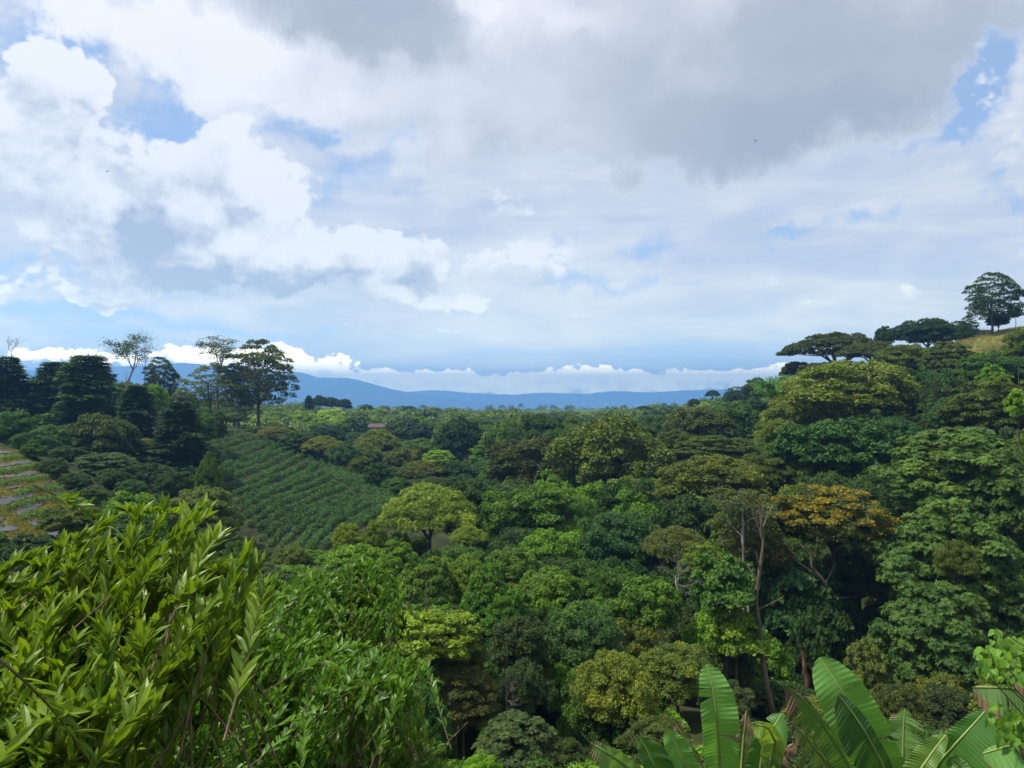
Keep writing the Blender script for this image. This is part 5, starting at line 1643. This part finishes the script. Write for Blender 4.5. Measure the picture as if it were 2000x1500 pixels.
# ================================================================== near laurel shrubs on the left
def laurel(name, label, tips, root_c, root_r, leaf_len, leaf_wid, per, seed, color, twig_r=0.005, tail=0.62, grow=(.30, .05, .80)):
    rng = np.random.default_rng(seed)
    base_z = gz(root_c[0], root_c[1])
    root = tag(link(name, None, loc=(root_c[0], root_c[1], base_z)), label, 'shrub', None)
    o0 = np.array((root_c[0], root_c[1], base_z))
    g, b = Geo(), Geo()
    for tp in tips:
        base = np.array((root_c[0] + rng.uniform(-1, 1) * root_r, root_c[1] + rng.uniform(-1, 1) * root_r, base_z - 0.1))
        main = rng.random() < 0.03
        if main:                        # a long bough from the ground
            tp = base + (tp - base) * 0.72
            r0 = base
        else:                           # a side twig: mostly outwards and up, but each with its own direction
            dd = unit(np.array(grow) + rng.normal(0, .36, 3))
            r0 = tp - dd * tail * rng.uniform(.9, 1.6)
        Ln = np.linalg.norm(tp - r0)
        ctrl = r0 + (tp - r0) * 0.55 + np.array((0, 0, 0.05 * Ln)) + rng.normal(0, 0.05, 3) * Ln
        t = np.linspace(0, 1, 16)[:, None]
        pts = (1 - t) ** 2 * r0 + 2 * t * (1 - t) * ctrl + t ** 2 * tp
        b.tube(pts - o0, np.interp(t[:, 0], [0, .6, 1], [twig_r * (1.5 if main else .9), twig_r * .6, twig_r * 0.25]), 5)
        # length of the leafy end is about the same on every twig
        lt = 0.5 if main else min(0.85, tail / Ln * rng.uniform(.7, 1.3))
        m = int(per * rng.uniform(.75, 1.25) * (2.2 if main else 1))
        s = 1 - lt * (1 - np.sort(rng.uniform(0, 1, m) ** 0.8))
        s[-4:] = rng.uniform(0.985, 1.0, 4)
        q = np.stack([np.interp(s, t[:, 0], pts[:, i]) for i in range(3)], -1)
        T = unit(2 * (1 - s)[:, None] * (ctrl - r0) + 2 * s[:, None] * (tp - ctrl))
        side = unit(np.cross(T, np.array((0, 0, 1.0))) + rng.normal(0, .2, T.shape)) * np.where(np.arange(m) % 2, 1, -1)[:, None]
        A = unit(T * rng.uniform(.45, .95, m)[:, None] + side * rng.uniform(.25, .8, m)[:, None] + np.array((0, 0, 1.0)) * rng.uniform(.0, .65, m)[:, None])
        N0 = unit(np.array((0, 0, 1.0)) + rng.normal(0, .38, A.shape) - side * 0.25)
        L = leaf_len * rng.uniform(.7, 1.2, m)
        tw = rng.normal(0, .25)
        tint = rng.normal(0, .38, m) + tw + 0.45 * (s > 0.985)
        g.leaves(LANCE, q - o0, A, N0, L, leaf_wid * L / leaf_len * rng.uniform(.85, 1.2, m), tint)
    c = link('foliage', g.mesh(name + '_foliage', LEAF_NEAR), root)
    c.color = (*color, 1)
    link('branches', b.mesh(name + '_branches', BARK_RED), root)
    return root


def tips_in(poly, n, ya, yb, seed, slope=None):
    """branch ends spread through a solid whose outline is known: nearer ones low, farther ones high"""
    rng = np.random.default_rng(seed)
    us, vs = [p[0] for p in poly], [p[1] for p in poly]
    v0, v1 = min(vs), max(vs)
    out = []
    while len(out) < n:
        u, v = rng.uniform(min(us), max(us)), rng.uniform(v0, v1)
        if in_poly(u, v, poly):
            f = (v - v0) / (v1 - v0)
            Y = yb + (ya - yb) * np.clip(f + rng.normal(0, .22), 0, 1)
            out.append(P(u, v, Y))
    return out


near_poly = [(-140, 1135), (0, 1130), (60, 1108), (130, 1082), (190, 1056), (262, 1040), (330, 1048), (385, 1040), (415, 1085), (450, 1120), (500, 1150), (505, 1185), (470, 1215), (440, 1245), (420, 1295), (330, 1330), (330, 1400), (230, 1430), (200, 1560), (-140, 1560)]
EXTRA = [P(u, v, Y) for u, v, Y in [(392, 996, 3.2), (402, 1012, 3.1), (374, 1010, 3.3), (250, 1000, 3.6), (268, 1010, 3.5), (205, 1022, 3.5), (150, 1055, 3.4), (425, 1050, 3.0), (478, 1088, 2.9), (500, 1112, 2.9), (470, 1110, 3.0), (515, 1150, 2.8), (320, 1000, 3.5), (120, 1070, 3.3), (60, 1090, 3.2), (20, 1110, 3.3)]]
laurel('laurel_shrub', 'nearest shrub with long glossy pointed leaves filling the lower left corner', EXTRA + tips_in(near_poly, 430, 2.3, 3.7, 1), (-3.3, 3.5), .7, .090, .0225, 58, 901, (.074, .122, .018), tail=.50)
mid_poly = [(330, 1190), (420, 1160), (470, 1135), (540, 1112), (600, 1130), (650, 1165), (640, 1230), (720, 1260), (780, 1275), (835, 1305), (800, 1345), (700, 1380), (640, 1420), (600, 1560), (180, 1560), (240, 1440), (330, 1380)]
laurel('laurel_shrub', 'second laurel shrub right of the nearest one, with smaller looking leaves', tips_in(mid_poly, 1000, 4.6, 7.2, 2), (-2.6, 6.4), 1.0, .078, .022, 42, 902, (.050, .108, .022), tail=.55)
far_poly = [(560, 1150), (600, 1110), (650, 1120), (700, 1092), (745, 1105), (775, 1135), (792, 1165), (765, 1195), (740, 1230), (690, 1270), (620, 1260), (580, 1210)]
laurel('laurel_shrub', 'laurel shrub standing highest behind the second one, below the coffee rows', tips_in(far_poly, 420, 7.5, 8.8, 3), (-2.6, 8.4), .8, .085, .024, 36, 903, (.048, .102, .024), tail=.55)
low_poly = [(640, 1400), (720, 1385), (800, 1390), (850, 1440), (870, 1500), (880, 1570), (590, 1570), (600, 1470)]
laurel('laurel_shrub', 'dark laurel shrub at the bottom left of the middle, below the others', tips_in(low_poly, 380, 5.6, 7.6, 4), (-1.8, 6.9), .7, .078, .022, 40, 904, (.046, .096, .022), tail=.55)

# ================================================================== banana plants
def banana_materials():
    m_, net = new_mat('banana_leaf')
    oi = net.node('ShaderNodeObjectInfo')
    at = net.node('ShaderNodeAttribute', attribute_name='tint')
    tcn = net.node('ShaderNodeTexCoord')
    n = net.noise(tcn.outputs['Object'], 5.0, 5.0, 0.6)
    k = net.m('ADD', net.m('MULTIPLY_ADD', at.outputs['Fac'], 0.30, 1.0), net.m('MULTIPLY', net.m('SUBTRACT', n, 0.5), 0.5))
    col = net.vm('MULTIPLY', oi.outputs['Color'], comb(net, k, k, net.m('MULTIPLY_ADD', k, 0.6, 0.4)))
    p = net.node('ShaderNodeBsdfPrincipled')
    net.put(p.inputs['Base Color'], col)
    p.inputs['Roughness'].default_value = 0.42
    p.inputs['Specular IOR Level'].default_value = 0.4
    tr = net.node('ShaderNodeBsdfTranslucent')
    net.put(tr.inputs['Color'], net.vm('MULTIPLY', col, (1.5, 1.5, 0.5)))
    mx = net.node('ShaderNodeMixShader')
    mx.inputs[0].default_value = 0.36
    net.t.links.new(p.outputs[0], mx.inputs[1])
    net.t.links.new(tr.outputs[0], mx.inputs[2])
    finish(net, mx.outputs[0])
    return [m_, plain('banana_midrib', (.27, .36, .10), .5), plain('dried_banana_leaf', (.20, .13, .08), .8, .1), plain('banana_stem', (.13, .15, .05), .6)]


BAN = banana_materials()


def banana_leaf(parent, o0, mid, wl, wr, seed, color, tears=(3, 3), phi=(0.15, 0.15), droop=(0.2, 0.2), brown=0.0, gap=0.05, dead=False, face=None, tipw=1.0, basew=0.25):
    """one banana leaf: midrib through (u, v, distance) points from base to tip; wl, wr: half widths in photograph pixels"""
    rng = np.random.default_rng(seed)
    pts = np.array([P(*m) for m in mid])
    s = np.concatenate([[0], np.cumsum(np.linalg.norm(np.diff(pts, axis=0), axis=1))])
    N = 150
    t = np.linspace(0, 1, N)
    q = np.stack([np.interp(t * s[-1], s, pts[:, i]) for i in range(3)], -1)
    for _ in range(60):
        q[1:-1] = (q[:-2] + 2 * q[1:-1] + q[2:]) / 4
    T = unit(np.gradient(q, axis=0))
    Nf = unit(-q) if face is None else np.broadcast_to(unit(np.array(face, float)), q.shape)
    S = unit(np.cross(T, Nf))
    Nf = np.cross(S, T)
    g = Geo()
    g.tube(q, 0.016 * (1 - 0.8 * t) + 0.002, 6, mat=1 if not dead else 2)
    prof = np.minimum(1, basew + (t / 0.28)) * np.where(t > 0.62, np.sqrt(np.maximum(0, 1 - ((t - 0.62) / 0.385) ** 2.2)) * tipw + (1 - tipw) * (1 - (t - .62) / .38), 1)
    Ymean = q[:, 1].mean()
    M = 9
    for sd, (wpx, nt) in enumerate(((wl, tears[0]), (wr, tears[1]))):
        sg = -1 if sd == 0 else 1
        wmax = wpx / F * Ymean
        cuts = np.sort(rng.uniform(0.08, 0.95, nt)) if nt else np.array([])
        ci = np.unique(np.concatenate([[0], (cuts * (N - 1)).astype(int), [N - 1]]))
        for a, b in zip(ci[:-1], ci[1:]):
            if b - a < 1:
                continue
            idx = np.arange(a, b + 1)
            k = len(idx)
            tc = t[idx].mean()
            ph = phi[sd] + rng.normal(0, 0.10 if nt else 0.0)
            dr = droop[sd] * rng.uniform(0.6, 1.5) + (rng.normal(0, .08) if nt else 0)
            skew = rng.normal(0.10, 0.12) if nt else 0.08
            shr = gap * rng.uniform(0.5, 1.6) if nt else 0.0
            wseg = rng.uniform(0.86, 1.0) if nt else 1.0
            lat = np.linspace(0, 1, M)
            V = np.zeros((k, M, 3))
            for m, l in enumerate(lat):
                tt = t[idx] + (tc - t[idx]) * shr * l ** 1.5 * min(1, 8.0 / max(1, k) * 2)
                base = np.stack([np.interp(tt, t, q[:, i]) for i in range(3)], -1)
                w = wmax * np.interp(tt, t, prof) * l * wseg
                V[:, m] = base + sg * S[idx] * (w * math.cos(ph))[:, None] + Nf[idx] * (w * math.sin(ph))[:, None] + T[idx] * (w * skew * l)[:, None]
                V[:, m] += Nf[idx] * (0.004 * np.sin(t[idx] * 210 + rng.uniform(0, .3)) * l + 0.012 * np.sin(t[idx] * 31 + sd) * l)[:, None]
                V[:, m, 2] -= dr * w * l
            i, j = np.meshgrid(np.arange(k - 1), np.arange(M - 1), indexing='ij')
            f = np.stack([i * M + j, (i + 1) * M + j, (i + 1) * M + j + 1, i * M + j + 1], -1).reshape(-1, 4)
            if sd:
                f = f[:, ::-1]
            stripe = np.repeat(rng.normal(0, .22, k - 1), M - 1) + rng.normal(0, .1)
            tm = np.repeat((t[idx][:-1] + t[idx][1:]) / 2, M - 1)
            lm = np.tile((lat[:-1] + lat[1:]) / 2, k - 1)
            dry = (tm + 0.25 * (lm - .5) + 0.05 * np.sin(lm * 20 + tm * 40) > 1.12 - brown - 0.1 * (brown > 0)) | (rng.random(len(tm)) < (1.0 if dead else 0)) | ((lm > 0.93 - 0.1 * brown) & (rng.random(len(tm)) < brown * 1.2))
            Vf = V.reshape(-1, 3)
            g.add(Vf, [f[~dry]], [stripe[~dry]], 0)
            g.add(Vf, [f[dry]], [stripe[dry]], 2)
    for i in range(len(g.V)):
        g.V[i] = g.V[i] - o0
    o = link('leaf', g.mesh('banana_leaf', BAN, True), parent)
    o.color = (*color, 1)
    return o


def banana_plant(u, Y, label, leaves, seed):
    x = (u - CX) / F * Y
    zg = gz(x, Y)
    o0 = np.array((x, Y, zg))
    root = tag(link('banana_plant', None, loc=o0), label, 'banana plant', 'banana plants along the bottom right')
    rng = np.random.default_rng(seed)
    top = min(P(u, 1560, Y)[2], P(*leaves[0]['mid'][0])[2]) - 0.1
    g = Geo()
    z = np.linspace(-0.2, max(0.6, top - zg), 12)
    g.tube(np.stack([0.02 * np.sin(z * 3), 0.02 * np.cos(z * 2), z], -1), np.interp(z, [z[0], z[-1]], [.14, .07]), 12)
    link('pseudostem', g.mesh('pseudostem', BAN[3], True), root)
    for k, lf in enumerate(leaves):
        lf = dict(lf)
        m = lf['mid']
        crown = (u + (m[0][0] - u) * 0.25, max(1590, m[0][1] + 60), Y)
        ps = [np.array((0.0, 0, max(0.5, top - zg)))] + [P(*c) - o0 for c in m[:1]]
        st = Geo()
        limb(st, ps[0], ps[1], .030, .016, rng, 8, 0.03, sides=7)
        lo = banana_leaf(root, o0, seed=seed * 50 + k, **lf)
        link('petiole', st.mesh('petiole', BAN[1], True), lo)
    return root


LG, DG, PG, YL = (.15, .33, .075), (.070, .18, .034), (.17, .30, .10), (.25, .37, .065)
banana_plant(1335, 7.2, 'banana plant at the left of the bananas, its leaf tips browned', [
    dict(mid=[(1265, 1530, 7.2), (1215, 1490, 7.1), (1185, 1470, 7.0), (1153, 1450, 7.0)], wl=28, wr=20, color=PG, tears=(2, 4), brown=.10, phi=(-.1, .3)),
    dict(mid=[(1300, 1540, 7.0), (1275, 1490, 6.9), (1262, 1462, 6.9), (1248, 1438, 6.9)], wl=22, wr=46, color=DG, tears=(0, 0), phi=(.5, .2), droop=(.1, .35)),
    dict(mid=[(1350, 1540, 7.1), (1335, 1490, 7.0), (1320, 1455, 7.0), (1303, 1426, 7.0)], wl=24, wr=32, color=LG, tears=(1, 4), phi=(.15, .2)),
    dict(mid=[(1372, 1530, 7.7), (1352, 1480, 7.7), (1336, 1440, 7.7), (1316, 1408, 7.7)], wl=12, wr=22, color=(.17, .19, .07), tears=(2, 9), brown=.22, gap=.5, droop=(.5, .5)),
], 11)
banana_plant(1450, 7.4, 'banana plant with the tallest straight upright leaf, left of the broadest leaf', [
    dict(mid=[(1408, 1560, 7.2), (1405, 1480, 7.1), (1400, 1400, 7.0), (1392, 1340, 7.0), (1380, 1297, 7.05)], wl=33, wr=43, color=LG, tears=(4, 5), phi=(.25, .15), droop=(.05, .08), gap=.22),
    dict(mid=[(1446, 1540, 7.6), (1449, 1480, 7.6), (1453, 1430, 7.6), (1458, 1388, 7.6)], wl=16, wr=24, color=(.10, .13, .05), tears=(12, 13), brown=.30, gap=.6, droop=(.8, .9)),
    dict(mid=[(1482, 1540, 7.0), (1488, 1480, 6.9), (1502, 1435, 6.8), (1528, 1393, 6.8)], wl=34, wr=38, color=DG, tears=(3, 3), phi=(-.3, .5), droop=(.5, .8), gap=.45),
    dict(mid=[(1500, 1500, 6.8), (1515, 1450, 6.7), (1500, 1420, 6.6), (1468, 1412, 6.6)], wl=26, wr=20, color=YL, tears=(2, 1), phi=(.2, .5), droop=(.3, .6), gap=.3),
    dict(mid=[(1508, 1540, 6.9), (1518, 1490, 6.9), (1535, 1465, 6.9), (1550, 1452, 6.9)], wl=12, wr=18, color=(.2, .14, .1), tears=(5, 6), dead=True, gap=.6, droop=(.8, .8)),
], 12)
banana_plant(1735, 7.6, 'banana plant with the broadest upright leaf and a darker torn leaf before it', [
    dict(mid=[(1745, 1560, 7.6), (1722, 1490, 7.5), (1680, 1410, 7.4), (1642, 1345, 7.4), (1600, 1284, 7.5)], wl=60, wr=54, color=LG, tears=(1, 4), phi=(.15, .22), droop=(.04, .10), gap=.08),
    dict(mid=[(1742, 1560, 7.1), (1722, 1490, 7.0), (1690, 1430, 6.9), (1662, 1388, 6.9), (1637, 1357, 6.9)], wl=38, wr=20, color=(.050, .120, .036), tears=(4, 0), phi=(.2, -.5), droop=(.6, .05), gap=.35),
    dict(mid=[(1768, 1560, 7.7), (1763, 1490, 7.6), (1764, 1440, 7.6), (1767, 1384, 7.6)], wl=36, wr=46, color=PG, tears=(7, 13), phi=(.1, .1), droop=(.12, .30), gap=.55, brown=.03),
    dict(mid=[(1690, 1570, 7.9), (1652, 1485, 7.8), (1600, 1405, 7.7), (1568, 1362, 7.7), (1536, 1338, 7.7)], wl=38, wr=10, color=(.10, .19, .06), tears=(9, 3), phi=(-.1, .6), droop=(.5, .3), gap=.30, brown=.16),
    dict(mid=[(1655, 1570, 7.4), (1615, 1490, 7.3), (1575, 1440, 7.2), (1548, 1412, 7.2)], wl=30, wr=14, color=(.12, .19, .06), tears=(14, 12), droop=(1.1, .8), gap=.6, brown=.12),
], 13)
banana_plant(1850, 6.6, 'banana plant with the dark folded leaf lit from behind, right of the fringed leaf', [
    dict(mid=[(1800, 1570, 6.6), (1832, 1490, 6.5), (1878, 1440, 6.4), (1925, 1388, 6.4)], wl=34, wr=92, color=DG, tears=(1, 0), phi=(.6, .1), droop=(.3, .15), gap=.3),
    dict(mid=[(1770, 1580, 6.5), (1800, 1500, 6.4), (1826, 1462, 6.4), (1848, 1435, 6.4)], wl=40, wr=18, color=(.12, .22, .035), tears=(2, 0), phi=(.2, .4), droop=(.25, .2), gap=.25),
    dict(mid=[(1838, 1580, 6.3), (1866, 1520, 6.2), (1880, 1498, 6.2), (1862, 1483, 6.2)], wl=16, wr=18, color=PG, tears=(0, 0), droop=(.2, .2)),
], 14)
banana_plant(2085, 5.6, 'banana plant entering from the right edge with drooping torn blades', [
    dict(mid=[(2080, 1390, 5.6), (2020, 1352, 5.3), (1965, 1343, 5.2), (1900, 1342, 5.2)], wl=62, wr=8, color=PG, tears=(6, 0), phi=(.35, .2), droop=(.35, .1), gap=.25, brown=.06),
    dict(mid=[(2090, 1380, 5.5), (2040, 1330, 5.2), (2005, 1318, 5.1), (1972, 1322, 5.1)], wl=48, wr=12, color=LG, tears=(0, 0), phi=(.2, .2), droop=(.3, .1), brown=.05),
    dict(mid=[(2110, 1480, 5.4), (2040, 1450, 5.1), (1980, 1454, 5.0), (1918, 1472, 5.0)], wl=72, wr=14, color=LG, tears=(0, 0), phi=(.3, .15), droop=(.1, .2)),
], 15)

# ================================================================== heart leaved shrub at the right edge
root_p = np.array((4.7, 4.9, gz(4.7, 4.9)))
root = tag(link('heart_leaved_shrub', None, loc=root_p), 'shrub with bright heart shaped leaves cut by the right edge', 'shrub')
g, b = Geo(), Geo()
rng = np.random.default_rng(88)
spots = []
for poly, n in (([(1905, 1285), (1925, 1245), (1950, 1225), (1985, 1250), (2040, 1215), (2060, 1330), (1990, 1325), (1950, 1320), (1915, 1310)], 140),
                ([(1920, 1400), (1945, 1370), (2010, 1400), (2040, 1440), (1990, 1465), (1950, 1440), (1935, 1425)], 55)):
    k = 0
    while k < n:
        u, v = rng.uniform(1900, 2060), rng.uniform(1200, 1480)
        if in_poly(u, v, poly):
            spots.append(P(u, v, rng.uniform(4.3, 5.1)))
            k += 1
spots = np.array(spots) - root_p
ax = unit(np.array((-.25, -.5, -.75)) + rng.normal(0, .38, spots.shape))
nn_ = unit(np.array((-.1, -.55, .75)) + rng.normal(0, .35, spots.shape))
Lh = .072 * rng.uniform(.6, 1.2, len(spots))
g.leaves(HEART, spots, ax, nn_, Lh, Lh * .82, rng.normal(0, .4, len(spots)))
for q in spots[::5]:
    limb(b, np.array((0, 0, -.1)) + rng.normal(0, .05, 3) * np.array((1, 1, 0)), q, .012, .003, rng, 10, .10, .12)
c = link('foliage', g.mesh('heart_leaves', LEAF), root)
c.color = (.052, .115, .024, 1)
link('branches', b.mesh('heart_shrub_branches', BARK_RED), root)
